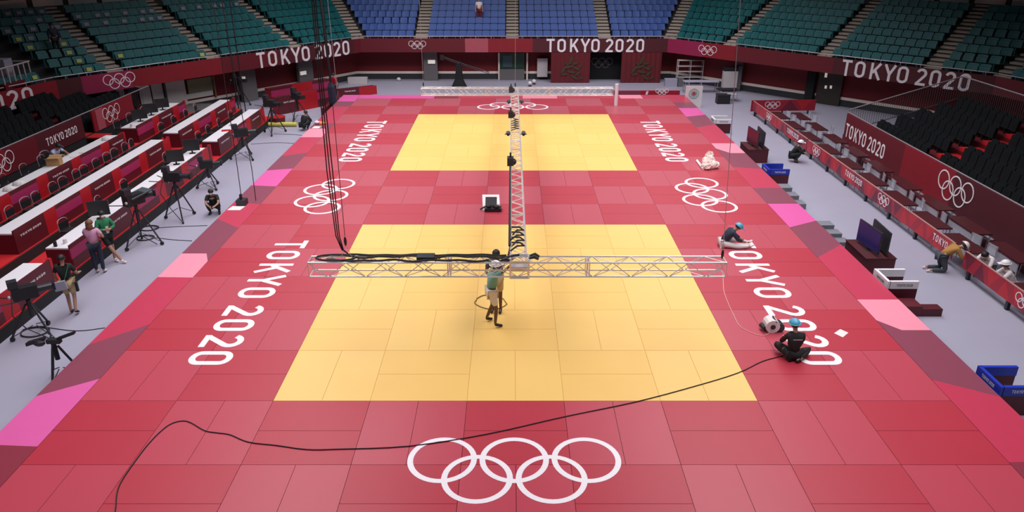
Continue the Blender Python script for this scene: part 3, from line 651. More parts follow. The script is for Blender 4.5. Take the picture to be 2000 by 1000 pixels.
# ---------------------------------------------------------------- coach boxes, screens, steps on the right
def coach_box(x, y, cm, label, txt):
    t = thing('coach_box', label, 'coach box', (x, y, FZ)); L = .84; zt = .72; zb = .50
    for nm_, (x0, x1, y0, y1) in (('left_wall', (0, .06, 0, L)), ('near_wall', (.061, L, 0, .06)), ('far_wall', (.061, L, L-.06, L))):
        MB().box(x0, x1, y0, y1, 0, zb).build(nm_, M['box_mar'], t)
        MB().box(x0-.01, x1+.005, y0-.01, y1+.01, zb+.001, zt).build('rim', M[cm], t)
    lettering('lettering', 'TOKYO 2020', (.24, -.012, .57), (1, 0, 0), (0, 0, 1), .44, .075, M[txt], t, t=.001, total=7.28)
    lettering('lettering', 'TOKYO 2020', (-.012, .64, .57), (0, -1, 0), (0, 0, 1), .44, .075, M[txt], t, t=.001, total=7.28)
    return t
coach_box(10.2, 5.42, 'white', 'white rimmed maroon coach box beside the screens on the right', 'c_grey')
coach_box(10.22, 15.75, 'box_blue', 'blue rimmed coach box beyond the far screens, right of the mat', 'white_vinyl')
coach_box(10.2, .32, 'box_blue', 'blue rimmed coach box at the right frame edge', 'white_vinyl')
coach_box(10.2, 24.3, 'white', 'white rimmed coach box at the far right corner of the mat', 'c_grey')
def screens(y0, y1, label, scr):
    c = thing('screen_plinth', 'maroon plinth under '+label, 'plinth'); MB().box(10.4, 11.28, y0, y1, FZ, .0).build('plinth_body', M['box_mar'], c); MB().box(10.38, 11.3, y0-.02, y1+.02, .001, .02).build('plinth_top', M['table'], c)
    for k_, (x, rz, s, w_) in enumerate(((10.72, PI/2+.10, scr, 'facing the mat'), (11.06, -PI/2-.05, 'black', 'facing the stand'))):
        monitor(x, (y0+y1)/2-.02, .021, rz, 'flat screen %s, on %s' % (w_, label.replace('the ', 'the ')), 1.22, .68, .07, s, 'screen')
screens(7.2, 8.65, 'the near pair of screens', 'screen'); screens(19.05, 20.35, 'the far pair of screens', 'screen_m')
st = thing('mat_steps', 'small grey stair down from the right mat edge before the near screens', 'steps'); mb = MB()
for i in range(4): mb.box(10.12, 10.62+.11*i, 10.5-.42*(i+1), 10.5-.42*i, FZ, -.06-.13*i)
mb.build('treads', M['step_grey'], st)
st = thing('mat_steps', 'maroon step beside the white coach box', 'steps'); MB().box(10.9, 11.45, 4.75, 5.05, FZ, -.38).build('treads', M['box_mar'], st); MB().box(10.15, 10.895, 4.75, 5.25, FZ, -.30).build('upper_tread', M['d_mar'], st)
st = thing('mat_steps', 'grey stair down from the far right mat edge by the blue box', 'steps'); mb = MB()
for i in range(3): mb.box(10.12, 10.62+.11*i, 14.6-.5*(i+1), 14.6-.5*i, FZ, -.1-.15*i)
mb.build('treads', M['step_grey'], st)
# ================================================================ TRUSS RIG
def truss(name, A, B, w, h, label, bay=.42):
    """box truss: A, B centres of its ends"""
    t = thing(name, label, 'truss'); A, B = Vector(A), Vector(B); d = (B-A).normalized(); s = d.cross(Vector((0, 0, 1))).normalized(); u = s.cross(d)
    C = [s*(w/2)*a+u*(h/2)*b for a, b in ((-1, -1), (1, -1), (1, 1), (-1, 1))]
    for c in C: MB().tube([A+c, B+c], .021, 8).build('chord', M['alu'], t)
    L = (B-A).length; n = max(2, int(L/bay))
    for k in range(4):
        c0, c1 = C[k], C[(k+1) % 4]; mb = MB()
        for i in range(n):
            p, q = A+d*(L*i/n), A+d*(L*(i+1)/n)
            a, b = (c0, c1) if (i+k) % 2 == 0 else (c1, c0); mb.tube([p+a, q+b], .0105, 5)
        mb.build('lacing', M['alu'], t)
    mb = MB(); m = max(1, round(L/3.0))
    for i in range(m+1):
        for e in ((0, .06) if 0 < i < m else (0,)):
            p = A+d*(L*i/m+e)
            for k in range(4): mb.tube([p+C[k], p+C[(k+1) % 4]], .013, 5)
    mb.build('cross_lacing', M['alu'], t); return t
TY, NZ = 2.75, 1.79
def ltz(y): return 1.79-(y-3.0)/22.9*.62
truss('near_cross_truss', (-4.72, TY, NZ), (4.82, TY, NZ), .36, .35, 'near aluminium cross truss hung low over the nearer yellow square')
truss('far_cross_truss', (-4.82, 26.2, 1.16), (5.22, 26.2, 1.16), .36, .36, 'far aluminium cross truss at the far end of the mats', .36)
truss('long_truss', (.08, 3.0, 1.79), (.06, 25.9, 1.17), .36, .34, 'long aluminium truss running away down the middle of the mats', .36)
t = thing('corner_block', 'bright metal corner block joining the near cross truss and the long truss', 'truss joint')
mb = MB()
for a in (-1, 1):
    for b in (-1, 1):
        mb.tube([(.1+a*.21, TY+b*.2, NZ-.21), (.1+a*.21, TY+b*.2, NZ+.22)], .024, 6)
        for z in (NZ-.2, NZ+.21): mb.tube([(.1+a*.21, TY+.2*b, z), (.1-a*.21, TY+.2*b, z)], .022, 6) if a > 0 else mb.tube([(.1+a*.21*b, TY-.2, z), (.1+a*.21*b, TY+.2, z)], .022, 6)
mb.build('block_frame', M['alu'], t)
MB().box(-.10, .30, TY-.16, TY+.16, NZ+.03, NZ+.06).build('gusset_plate', M['alu'], t)
o = MB().tube([(5.68, 28.13, 0), (5.68, 28.13, 1.18)], .10, 12).build('white_post', M['white']); tag(o, 'thick white upright tube standing on the mat at the far right truss end', 'post')
# cables lying along the near truss
def wob(a, b, n, amp, f=1., ph=0.):
    a, b = Vector(a), Vector(b); return [a.lerp(b, i/n)+Vector((0, amp*math.sin(f*i+ph), amp*.5*math.sin(f*1.7*i+ph))) for i in range(n+1)]
for i, (dy, z, x0, x1, am) in enumerate(((.15, NZ+.225, -3.95, -.2, .02), (-.15, NZ+.22, -4.3, -.6, .03), (.03, NZ+.235, -3.9, .1, .05))):
    o = MB().tube(wob((x0, TY+dy, z), (x1, TY+dy, z), 26, am, .7, i), .026, 6).build('truss_cable', M['cable']); tag(o, 'black cable on the left half of the near truss, %s' % ['along its back chord', 'along its front chord', 'wandering over its middle'][i], 'cable', 'black cables on the near truss')
mb = MB(); mb.tube([(-4.12+.45*math.cos(2*PI*i/20), TY+.17*math.sin(2*PI*i/20), NZ+.225) for i in range(20)], .025, 6, closed=True); o = mb.build('cable_loop', M['cable']); tag(o, 'black cable loop lying on the left end of the near truss', 'cable')
# hanging cable bundle and chains, up to the roof
for i, (x, dx) in enumerate(((-4.1, 0), (-4.06, .05), (-4.14, -.04))):
    pts = [(-3.6, 2.9, NZ+.24), (-3.85, 2.9, NZ+.25), (-3.98+dx*.4, 2.9, NZ+.36), (x+.04, 2.9, NZ+.7), (x+.01+dx*.5, 2.9, 4), (x+.02, 2.9, 6), (x+.06, 2.9, 9), (x+.1, 2.9, 13)]
    o = MB().tube(pts, .013, 6).build('hanging_cable', M['cable']); tag(o, 'black hanging cable dropping to the near truss, %s strand of the bundle' % ['middle', 'right', 'left'][i], 'cable', 'black bundle over the near truss')
def chain(x, y, z0, x1, z1, label, mm='dark', r=.008):
    t = thing('hoist_chain', label, 'hoist chain'); MB().tube([(x, y, z0+.25), (x1, y, z1)], r, 5).build('chain', M[mm], t)
    MB().ball((x, y, z0+.12), (.035, .035, .12), 8).build('hook', M['black'], t)
    MB().tube([(x-.14, y, z0-.33), (x, y, z0+.05), (x+.14, y, z0-.33)], .008, 5).build('sling', M['alu'], t); return t
chain(-3.86, 2.75, 2.3, -3.8, 13, 'thin hoist chain with black hook above the left end of the near truss')
chain(4.75, 2.75, 1.98, 4.2, 13, 'thin pale hoist chain above the right end of the near truss', 'steel')
chain(-4.7, 26.2, 1.4, -4.7, 9, 'thin hoist chain above the left end of the far truss', 'steel', .01)
chain(.1, 26.1, 1.4, .1, 9, 'thin hoist chain above the middle of the far truss', 'steel', .01)
# chain motors and lamps on the long truss
def motor(y, label):
    z = ltz(y)+.195; t = thing('chain_motor', label, 'chain motor', (-.10, y, z))
    MB().box(-.13, .08, -.16, .16, .0, .26).build('motor_body', M['dark'], t); MB().tube([(-.02, 0, .26), (-.02, 0, .42)], .03, 8).build('hook', M['black'], t)
    MB().ball((.06, .02, .10), .12, 9).build('cable_bundle', M['cable'], t)
for y, lb in ((10.9, 'black chain motor on the long truss over the red gap between squares'), (18.6, 'black chain motor on the long truss over the far yellow square'), (24.8, 'black chain motor on the long truss beside the far rings')): motor(y, lb)
def lampfix(x, y, z, label):
    t = thing('truss_lamp', label, 'lamp', (x, y, z)); MB().tube([(0, -.08, -.02), (0, .10, .02)], [.06, .085], 8).build('lamp_housing', M['black'], t); MB().box(-.13, .13, -.03, .03, -.03, -.005).build('yoke', M['dark'], t)
for y in (15.6, 22.3):
    z = ltz(y)+.17
    for sx in (-1, 1): lampfix(.08+sx*.30, y, z, 'small black lamp on the %s side of the long truss, %s' % ('left' if sx < 0 else 'right', 'nearer pair' if y < 20 else 'farther pair'))
for i in range(4):
    y = 3.4+i*.36; z = ltz(y)+.215; pts = [(-.1+.05*(i % 2), y-.2, z), (.05, y, z+.04), (.22, y+.1, z), (.12, y+.25, z+.02), (-.08, y+.3, z)]
    o = MB().tube(pts, .022, 6).build('knotted_cable', M['cable']); tag(o, 'looped black cable on the long truss, %s from the near joint' % ORD[i], 'cable', 'looped cables on the long truss')
o = MB().tube([(-.13, 3.5+.5*i, ltz(3.5+.5*i)+.22) for i in range(18)], .03, 6).build('edge_cable', M['cable']); tag(o, 'black cable along the left edge of the long truss', 'cable')
for i in range(5):
    y = 16.2+i*.42; z = ltz(y)+.21
    o = MB().tube([(-.1, y-.15, z), (.1, y, z+.03), (.2, y+.14, z), (0, y+.26, z+.01)], .02, 5).build('knotted_cable', M['cable']); tag(o, 'looped black cable on the long truss over the far square, %s from near' % ORD[i], 'cable', 'looped cables on the long truss')
for i, (x, y) in enumerate(((.44, 2.72), (-.20, 2.60), (.46, 2.86))):
    o = MB().tube([(x-.12, y, NZ+.22), (x, y+.02, NZ+.25), (x+.1, y, NZ+.2)], [.03, .045, .03], 7).build('plug_connector', M['black']); tag(o, 'black plug at the corner block, %s' % ['on its right side', 'on its left side', 'behind on the right'][i], 'connector')
o = MB().box(-2.25, -1.85, TY-.12, TY+.14, NZ+.2, NZ+.28).build('splitter_box', M['dark']); tag(o, 'dark cable splitter box on the near truss, left of the technician', 'splitter box')
# cables on the mat
CP = [(-6.6, -3.6), (-6.7, -3.19), (-6.88, -2.76), (-6.95, -2.44), (-6.96, -1.96), (-6.94, -1.42), (-6.86, -.98), (-6.75, -.77), (-6.57, -.70), (-6.38, -.77), (-6.03, -1.01), (-5.76, -1.08), (-5.49, -1.14), (-5.07, -1.36), (-4.51, -1.46), (-3.9, -1.58), (-3.33, -1.57), (-2.0, -1.48), (-.56, -1.12), (.95, -.57), (2.46, -.06), (3.74, .48), (4.86, 1.02), (5.58, 1.52), (6.2, 1.78)]
def smooth(P2, z, k=4):
    out = []; P3 = [P2[0]]+list(P2)+[P2[-1]]
    for i in range(1, len(P3)-2):
        for j in range(k):
            t = j/k; a, b, c, d = [Vector(p) for p in P3[i-1:i+3]]
            q = .5*((2*b)+(c-a)*t+(2*a-5*b+4*c-d)*t*t+(-a+3*b-3*c+d)*t**3); out.append(Vector((q.x, q.y, z)))
    out.append(Vector((P2[-1][0], P2[-1][1], z))); return out
o = MB().tube(smooth(CP, MT+.012), .011, 6).build('floor_cable', M['cable']); tag(o, 'long black cable curving over the red mat to the seated technician', 'cable')
o = MB().tube(smooth([(-1.0+.0, 4.55), (-1.04, 4.35), (-.85, 4.12), (-.60, 4.02), (-.35, 4.1), (-.2, 4.3)], MT+.012)[::1] + smooth([(-.3, 4.6), (-.6, 4.82), (-.85, 4.78), (-1.0, 4.6)], MT+.014), .014, 6).build('floor_cable', M['coil']); tag(o, 'loose brown cable loop on the yellow mat behind the technician', 'cable')
o = MB().tube(smooth([(5.9, 6.2), (5.75, 5.6), (5.62, 5.0), (5.55, 4.3), (5.52, 3.73), (5.53, 3.07), (5.88, 2.67), (6.17, 2.82)], MT+.010), .008, 5).build('thin_rope', M['rope']); tag(o, 'thin pale rope trailing from the truss end to the white hoist', 'rope')
# hoist on the mat, paper, tool board, bags, tube
t = thing('white_hoist', 'white round hoist lying on the red mat by the seated technician', 'hoist', (6.22, 2.95, MT))
MB().tube([(-.02, -.15, .17), (-.02, .15, .17)], [.17, .17], 14).build('drum', M['c_white'], t, smooth=False)
MB().tube([(.17, -.12, .12), (.17, .12, .12)], [.11, .11], 12).build('motor_cap', M['black'], t)
MB().tube([(-.18, -.10, .1), (-.22, .1, .1)], .06, 10).build('side_cap', M['dark'], t); MB().tube([(-.02, -.17, .17), (-.02, .17, .17)], .06, 10).build('axle', M['dark'], t); MB().tube([(.05, -.16, .30), (.0, 0, .38), (.05, .16, .30)], .015, 6).build('carry_handle', M['black'], t)
mb = MB(); c0 = at(1642, 651, MT); mb.prism([(at(x, y).x, at(x, y).y) for x, y in ((1629, 651), (1641, 643), (1657, 650), (1646, 659))], MT, MT+.004); o = mb.build('paper_sheet', M['c_white']); tag(o, 'small white sheet of paper on the right red mat by the lettering', 'paper')
t = thing('tool_board', 'white board on the red mat with black tools on it', 'board'); q = [at(x, y) for x, y in ((943, 412), (977, 412), (975, 381), (942, 381))]
MB().prism([(p.x, p.y) for p in q], MT, MT+.02).build('board_panel', M['c_white'], t)
t = thing('tool_case', 'open black tool case with cables on the white board', 'tool case', (-.72, 11.35, MT+.02))
MB().box(-.30, .28, -.18, .16, 0, .10).build('case_tray', M['black'], t); MB().obox((-.28, .14, .10), (.4, 0, 0), (0, .30, .22), (0, .03, -.03)).build('case_lid', M['dark'], t)
for p in ((-.15, -.05), (.05, 0), (.12, -.1)): MB().ball((p[0], p[1], .15), (.10, .08, .07), 8).build('cable_bundle', M['cable'], t)
MB().ball((.18, .05, .16), (.07, .06, .06), 8).build('white_roll', M['c_white'], t); MB().tube([(-.45, -.02, .03), (-.30, .05, .09), (-.2, .1, .12)], .03, 6).build('grip', M['black'], t)
bx = at(1388, 330)
t = thing('plastic_bag_pile', 'crumpled pile of clear plastic bags on the right red mat', 'plastic bags', (bx.x-.05, bx.y, MT))
for i, (x, y, r_, h) in enumerate(((0, .25, .28, .48), (-.12, 0, .24, .28), (.16, .1, .24, .34), (.05, .42, .20, .62))):
    mb = MB(); mb.ball((x, y, h*.45), (r_, r_*.9, h*.55), 14, zmin=-.8)
    mb.v = [(a+random.uniform(-.03, .03), b+random.uniform(-.03, .03), max(.003, c+random.uniform(-.05, .05))) for a, b, c in mb.v]; mb.build('bag', M['bag'], t, smooth=False)
a, b = at(1361, 316), at(1373, 332); o = MB().tube([(a.x, a.y, .05), (b.x, b.y, .05)], .05, 10).build('white_tube', M['c_white']); tag(o, 'short white tube lying beside the plastic bag pile', 'tube')
q = at(616, 243); t = thing('orange_tray', 'orange and white cones in a small pile at the left mat edge', 'cones', (q.x+.12, q.y, MT)); MB().tube([(.1, 0, .05), (.42, .02, .05)], [.11, .05], 10).build('orange_cone', M['orange'], t); MB().ball((-.05, .05, .09), (.14, .12, .09), 9, zmin=-.9).build('white_bundle', M['c_white'], t)
q = at(614, 248); o = MB().prism([(-9.98+.1, 22.95), (-9.55, 22.95), (-9.5, 23.3), (-9.85, 23.35)], MT+.001, MT+.012).build('paper_sheet', M['c_white']); tag(o, 'white sheet on the left edge strip beside the orange cone', 'paper')
q = at(455, 410); o = MB().prism([(-9.95, 11.35), (-9.5, 11.35), (-9.45, 11.75), (-9.9, 11.75)], MT+.001, MT+.012).build('paper_sheet', M['c_white']); tag(o, 'white sheet on the left edge strip beside the cable box', 'paper')
t = thing('cable_junction_box', 'black junction box with plug on the left mat edge, cables rising from it', 'junction box', (-9.6, 11.95, MT)); MB().box(-.18, .14, -.16, .16, 0, .2).build('box_body', M['dark'], t); MB().box(-.07, .0, -.05, .05, .2, .38).build('plug', M['black'], t)
for i, (x, y, x1) in enumerate(((-9.62, 11.95, -9.5), (-9.25, 12.3, -9.6))):
    o = MB().tube([(x, y, .2 if i == 0 else .02), (x+.02, y, 1.2), (x1, y, 13)], .014, 5).build('hanging_cable', M['cable']); tag(o, 'thin black cable rising from the junction box at the left mat edge, %s of two' % ('left' if i == 0 else 'right'), 'cable', 'cables rising at the left mat edge')

# ---------------------------------------------------------------- television cameras
def tripod(parent, h, spread, wheels=True, mm='dark'):
    MB().tube([(0, 0, h*.55), (0, 0, h)], .055, 10).build('column', M[mm], parent)
    for k in range(3):
        a = 2*PI*k/3+.5; c, s = math.cos(a), math.sin(a)
        l = MB().tube([(c*.07, s*.07, h*.9), (c*spread, s*spread, .10)], .028, 6).build('leg', M[mm], parent)
        MB().tube([(c*spread, s*spread, .11), (c*.05, s*.05, h*.3)], .012, 5).build('leg_brace', M[mm], l)
        if wheels: MB().tube([(c*spread-s*.03, s*spread+c*.03, .06), (c*spread+s*.03, s*spread-c*.03, .06)], .06, 10).build('wheel', M['black'], l)
def tvcam(x, y, h, rz, label, big=1., hood=False):
    t = thing('television_camera', label, 'television camera', (x, y, FZ), rz); tripod(t, h-.18, .55*big)
    b = big; MB().box(-.13*b, .13*b, -.30*b, .26*b, h-.12, h+.20*b).build('camera_body', M['black'], t)
    l = MB().tube([(0, .26*b, h+.05), (0, .58*b, h+.05)], [.09*b, .10*b], 12).build('lens', M['dark'], t); MB().box(-.12*b, .12*b, .585*b, .64*b, h-.04, h+.15).build('lens_hood', M['black'], l)
    MB().box(-.11*b, .11*b, -.34*b, -.12*b, h+.21*b, h+.40*b).build('viewfinder', M['dark'], t)
    MB().tube([(.10, -.2, h-.14), (.28, -.75, h-.05)], .016, 6).build('pan_handle', M['dark'], t); MB().tube([(-.10, -.2, h-.14), (-.28, -.7, h-.02)], .016, 6).build('pan_handle', M['dark'], t)
    MB().tube([(.1, -.3, h+.1), (.35, -.4, h*.7), (.22, -.2, h*.3), (.4, .2, .03)], .014, 5).build('cable', M['cable'], t)
    MB().ball((.10, -.36, h+.02), (.05, .04, .05), 8).build('white_grip', M['offwhite'], t)
    if hood: MB().obox((-.28, -.2, h+.1), (.5, 0, 0), (0, .75, .12), (0, 0, .03)).build('grey_cover', M['c_grey'], t)
    return t
tvcam(-12.2, 3.75, 1.2, -PI/4-.15, 'large black television camera in the near left corner by the nearest desk', 1.0)
tvcam(-12.2, 9.7, 1.55, -.5, 'black television camera with a grey cover beside the couple', 1.1, True)
tvcam(-11.95, 12.1, 1.55, -PI/2, 'black television camera on a tall tripod left of the crouching man', 1.0)
tvcam(-12.2, 15.6, .95, -PI/2+.3, 'low black camera pedestal in front of the far monitors', .9)
tvcam(-12.2, 19.8, 1.15, -PI/2+.4, 'black television camera before the far front desk', 1.1)
tvcam(-12.2, 24.3, 1.5, -PI/2-.4, 'black television camera on a pedestal at the far end of the desks', 1.1)
tvcam(-11.6, 26.9, 1.35, -PI/2-.8, 'black television camera beside the far red desk group', 1.1)
tvcam(-16.0, 30.6, 1.5, -PI/2-.4, 'black camera by the grey pillars at the far left', 1.0)
t = thing('small_tripod', 'small black robotic camera head on a tripod at the near left mat edge', 'camera tripod', (-10.45, 1.75, FZ))
tripod(t, .95, .38, False, 'black'); MB().box(-.12, .18, -.06, .06, .95, 1.05).build('head_plate', M['black'], t); MB().obox((-.55, -.12, .92), (.38, .06, .10), (0, .12, 0), (0, 0, .08)).build('arm', M['black'], t); MB().obox((.12, -.03, 1.02), (.42, 0, .16), (0, .08, 0), (0, 0, .06)).build('arm', M['black'], t); MB().ball((-.28, -.05, .98), (.14, .09, .09), 9).build('camera_head', M['dark'], t)
for i, (px, r_, lb) in enumerate((((68, 650), .34, 'black cable coil on the floor under the near left camera'), ((292, 447), .30, 'black cable coil on the floor, nearer the tall tripod'), ((284, 466), .28, 'black cable coil on the floor by the covered camera'))):
    q = at(px[0], px[1], FZ); mb = MB(); mb.tube([(r_*(1+.06*math.sin(3*a_))*math.cos(a_), r_*.75*math.sin(a_), .02+.012*(j // 24)) for j in range(60) for a_ in [2*PI*j/24]], .014, 5); o = mb.build('cable_coil', M['cable'], loc=(q.x, q.y, FZ)); tag(o, lb, 'cable coil')
for i, (pts, lb) in enumerate((([(90, 640), (150, 647), (205, 641)], 'thin cable on the floor from the near left camera to the mat'), ([(300, 446), (350, 443), (405, 441)], 'thin cable on the floor passing the crouching man'), ([(296, 464), (340, 469), (375, 471)], 'thin cable on the floor from the covered camera to the mat'), ([(490, 282), (540, 279), (580, 281)], 'thin cable on the floor at the far left, nearer one'), ([(535, 262), (570, 263), (590, 265)], 'thin cable on the floor at the far left, farther one'))):
    q = [at(x, y, FZ) for x, y in pts]; o = MB().tube(smooth([(p.x, p.y) for p in q], FZ+.012), .011, 5).build('floor_cable', M['cable']); tag(o, lb, 'cable')
q0, q1 = at(525, 247, FZ), at(580, 247, FZ); o = MB().tube([(q0.x, q0.y, FZ+.12), (q1.x, q1.y, FZ+.12)], .11, 10).build('yellow_tube', M['yellow_pipe']); tag(o, 'long yellow tube lying on the floor at the far left', 'tube')
t = thing('red_round_case', 'dark red round case on the floor at the far left camera', 'case', (-12.5, 26.1, FZ)); MB().tube([(0, 0, 0), (0, 0, .42)], [.36, .40], 12).build('case_body', M['d_mar'], t); MB().tube([(0, 0, .421), (0, 0, .46)], .41, 12).build('case_lid', M['d_red'], t)

# ---------------------------------------------------------------- far red desk group
def fardesk(a, b, h, z0, cols, label):
    t = thing('broadcast_desk', label, 'desk'); a, b = Vector(a+(0,)), Vector(b+(0,)); d = b-a; n = Vector((-d.y, d.x, 0)).normalized(); k = len(cols)
    for i, c in enumerate(cols):
        p, q = a+d*(i/k), a+d*((i+1)/k); mb = MB()
        if c == 'mag': mb.obox(p+Vector((0, 0, z0)), q-p, n*.04, (0, 0, h*.45), 0); mb.obox(p+Vector((0, 0, z0+h*.45)), q-p, n*.04, (0, 0, h*.4), 1); mb.obox(p+Vector((0, 0, z0+h*.85)), q-p, n*.04, (0, 0, h*.15), 0); pn = mb.build('front_panel', [M['d_mar'], M['d_mag']], t)
        else: pn = mb.obox(p+Vector((0, 0, z0)), q-p, n*.04, (0, 0, h), 0).build('front_panel', M['d_mar' if c == 'text' else 'd_red'], t)
        if c == 'text': small_text(pn, p+d*(.2/k)+Vector((0, 0, z0+h*.6))-n*.004, d, (0, 0, 1), d.length/k*.6, .08)
    MB().obox(a+n*.045+Vector((0, 0, z0+h-.12)), d, n*.6, (0, 0, .04)).build('desk_top', M['d_mar'], t)
    for p in (a, b-d.normalized()*.04): MB().obox(p+n*.045+Vector((0, 0, z0)), d.normalized()*.04, n*.6, (0, 0, h-.121)).build('side_panel', M['d_red'], t)
fardesk((-13.1, 28.4), (-10.55, 31.4), 1.0, FZ, ['text', 'red', 'mag'], 'front red desk of the far left group, nearest the mat corner')
fardesk((-10.6, 33.0), (-8.6, 34.2), .55, FZ, ['text', 'red'], 'small red desk at the far left mat corner, farthest right of the group')
fardesk((-14.0, 30.2), (-11.2, 33.4), 1.15, FZ, ['mag', 'red', 'mag'], 'rear red desk of the far left group under the pillars')
t = thing('low_red_wall', 'low maroon side board between the far desk group and the mat', 'side board'); MB().box(-10.5, -10.3, 27.6, 31.2, FZ, -.05).build('board_panel', M['d_mar'], t)

# ---------------------------------------------------------------- back wall furniture
def wall_frame(k):
    A, B = W0[k], W0[k+1]; t = (B-A).normalized(); n = Vector((-t.y, t.x)); return A, t, n
def wall_box(k, px0, px1, ytop, ybot, depth, name, mm, label=None, cat=None, off=0., kind=None, z0=None, z1=None):
    """a box against the wall of side k, placed by two photo columns and a top and bottom row"""
    A, t, n = wall_frame(k); o = v3(A-n*off, 0); ym = (ytop+ybot)/2
    p, q = atP(px0, ym, o, v3(n, 0)), atP(px1, ym, o, v3(n, 0)); zt = z1 if z1 is not None else atP((px0+px1)/2, ytop, o, v3(n, 0)).z; zb = z0 if z0 is not None else atP((px0+px1)/2, ybot, o, v3(n, 0)).z
    b = MB().obox(Vector((p.x, p.y, zb)), Vector((q.x-p.x, q.y-p.y, 0)), v3(-n*depth, 0), (0, 0, zt-zb)).build(name, M[mm])
    if kind: b['kind'] = kind
    elif label: tag(b, label, cat)
    return b
# white base strips and pillars
for k in (1, 2, 3):
    A, t, n = wall_frame(k); L = (W0[k+1]-W0[k]).length
    s = MB().obox(v3(A-n*.05, -.22), v3(t*L, 0), v3(n*.045, 0), (0, 0, .16)).build('trim_%d' % k, M['w_strip']); struct(s)
    s = MB().obox(v3(A-n*.03, FZ), v3(t*L, 0), v3(n*.025, 0), (0, 0, .375)).build('baseboard_'+SIDES[k], M['riser']); struct(s)
ZS = ZB+.0
for k, x0, x1, lb in ((2, 828, 855, ''), (1, 578, 606, ''), (1, 462, 492, '')):
    b = wall_box(k, x0, x1, 100, 160, .25, 'pillar', 'w_grey', kind='structure', off=.35, z0=FZ, z1=ZS-.01)
for i, (k, x0, x1, y0, y1) in enumerate(((2, 836, 850, 117, 124), (1, 586, 597, 139, 146), (1, 466, 478, 150, 157), (3, 1612, 1616, 141, 151))):
    wall_box(k, x0, x1, y0, y1, .08, 'wall_lamp', 'lamp', 'small pale lamp on the %s' % ['grey pillar left of the middle', 'grey pillar under the left lettering', 'leftmost grey pillar', 'wall above the brown door'][i], 'lamp', off=.62)
# left diagonal: pale wall panels, hatch, blinds
for i, (x0, x1, y0, y1, mm, lb) in enumerate(((212, 243, 170, 206, 'w_white', 'pale wall panel farthest left under the left balcony'), (272, 294, 163, 205, 'w_white', 'pale wall panel right of the dark hatch'), (296, 318, 160, 200, 'w_white', 'pale wall panel left of the dark pipe'), (324, 362, 158, 196, 'w_white', 'pale wall panel left of the blinds'), (363, 416, 180, 190, 'w_white', 'pale sill under the blinds'))):
    wall_box(1, x0, x1, y0, y1, .05, 'wall_panel', mm, lb, 'wall panel', off=.06, z0=FZ+.1 if i < 4 else None)
wall_box(1, 246, 270, 166, 181, .1, 'dark_hatch', 'black', 'black rectangular hatch under the left balcony', 'hatch', off=.1)
wall_box(1, 365, 416, 152, 180, .05, 'window_blind', 'glass', 'olive slatted blinds under the left balcony', 'blind', off=.06)
for i in range(11):
    pass
wall_box(1, 416, 419, 146, 190, .1, 'door_trim', 'tan', 'tan upright trim beside the blinds', 'trim', off=.08)
wall_box(1, 319, 322, 152, 200, .12, 'wall_pipe', 'dark', 'dark upright pipe between pale panels on the left', 'pipe', off=.1)
# railing and grey ramps in front of the pale panels
def rail(pts, h, label):
    t = thing('floor_railing', label, 'railing'); MB().tube([Vector(p)+Vector((0, 0, h)) for p in pts], .03, 6).build('top_rail', M['steel'], t); MB().tube([Vector(p)+Vector((0, 0, h*.4)) for p in pts], .02, 6).build('mid_rail', M['steel'], t)
    for p in pts: MB().tube([p, Vector(p)+Vector((0, 0, h))], .025, 6).build('post', M['steel'], t)
q = [at(x, y, FZ) for x, y in ((270, 225), (300, 218), (345, 212), (380, 206))]
rail([(p.x-.2, p.y+.1, FZ) for p in q], .85, 'grey floor railing before the pale panels at the left')
q = [at(x, y, FZ) for x, y in ((400, 204), (470, 186))]; rail([(p.x, p.y, FZ) for p in q], .75, 'thin pale railing behind the far middle row desk')
q0 = at(390, 214, FZ); o = MB().box(-18.6, -17.0, 27.2, 29.6, FZ, -.2).build('grey_ramp', M['w_grey']); tag(o, 'dark grey raised ramp behind the far left desks', 'ramp')
# back wall: crane, doors, curtains, box
A, t2, n2 = wall_frame(2)
wall_box(2, 976, 1024, 103, 133, .1, 'green_screen_panel', 'green_pic', 'dark green and teal panel in the doorway behind the long truss', 'panel', off=.06)
wall_box(2, 982, 1000, 108, 131, .03, 'teal_window', 'teal_pic', 'teal pane left in the green panel', 'pane', off=.17)
wall_box(2, 976, 1024, 134, 158, .3, 'grey_counter', 'w_grey', 'grey counter below the green panel', 'counter', off=.1, z0=FZ)
wall_box(2, 1049, 1069, 113, 149, .25, 'white_cabinet', 'offwhite', 'white upright cabinet left of the dark red curtains', 'cabinet', off=.2)
for x in (973, 1028): wall_box(2, x, x+3, 103, 158, .1, 'door_post', 'w_strip', 'pale post %s the green panel' % ('left of' if x < 1000 else 'right of'), 'post', off=.2)
wall_box(2, 1152, 1213, 103, 165, .05, 'black_drape', 'blk_cloth', 'black drape in the doorway between the two red curtains', 'drape', off=.1, z0=FZ, z1=ZS-.01)
pr_ = atY(1170, 126, 39.1)
dr = thing('dim_rings_sign', 'dim grey five-ring emblem in the black doorway', 'emblem', (0, 0, 0)); q = atY(1176, 123, 39.2); rings('rings_emblem', (q.x, 39.247, q.z), (1, 0, 0), (0, 0, 1), .22, M['ring_dim'], dr, w=.05)
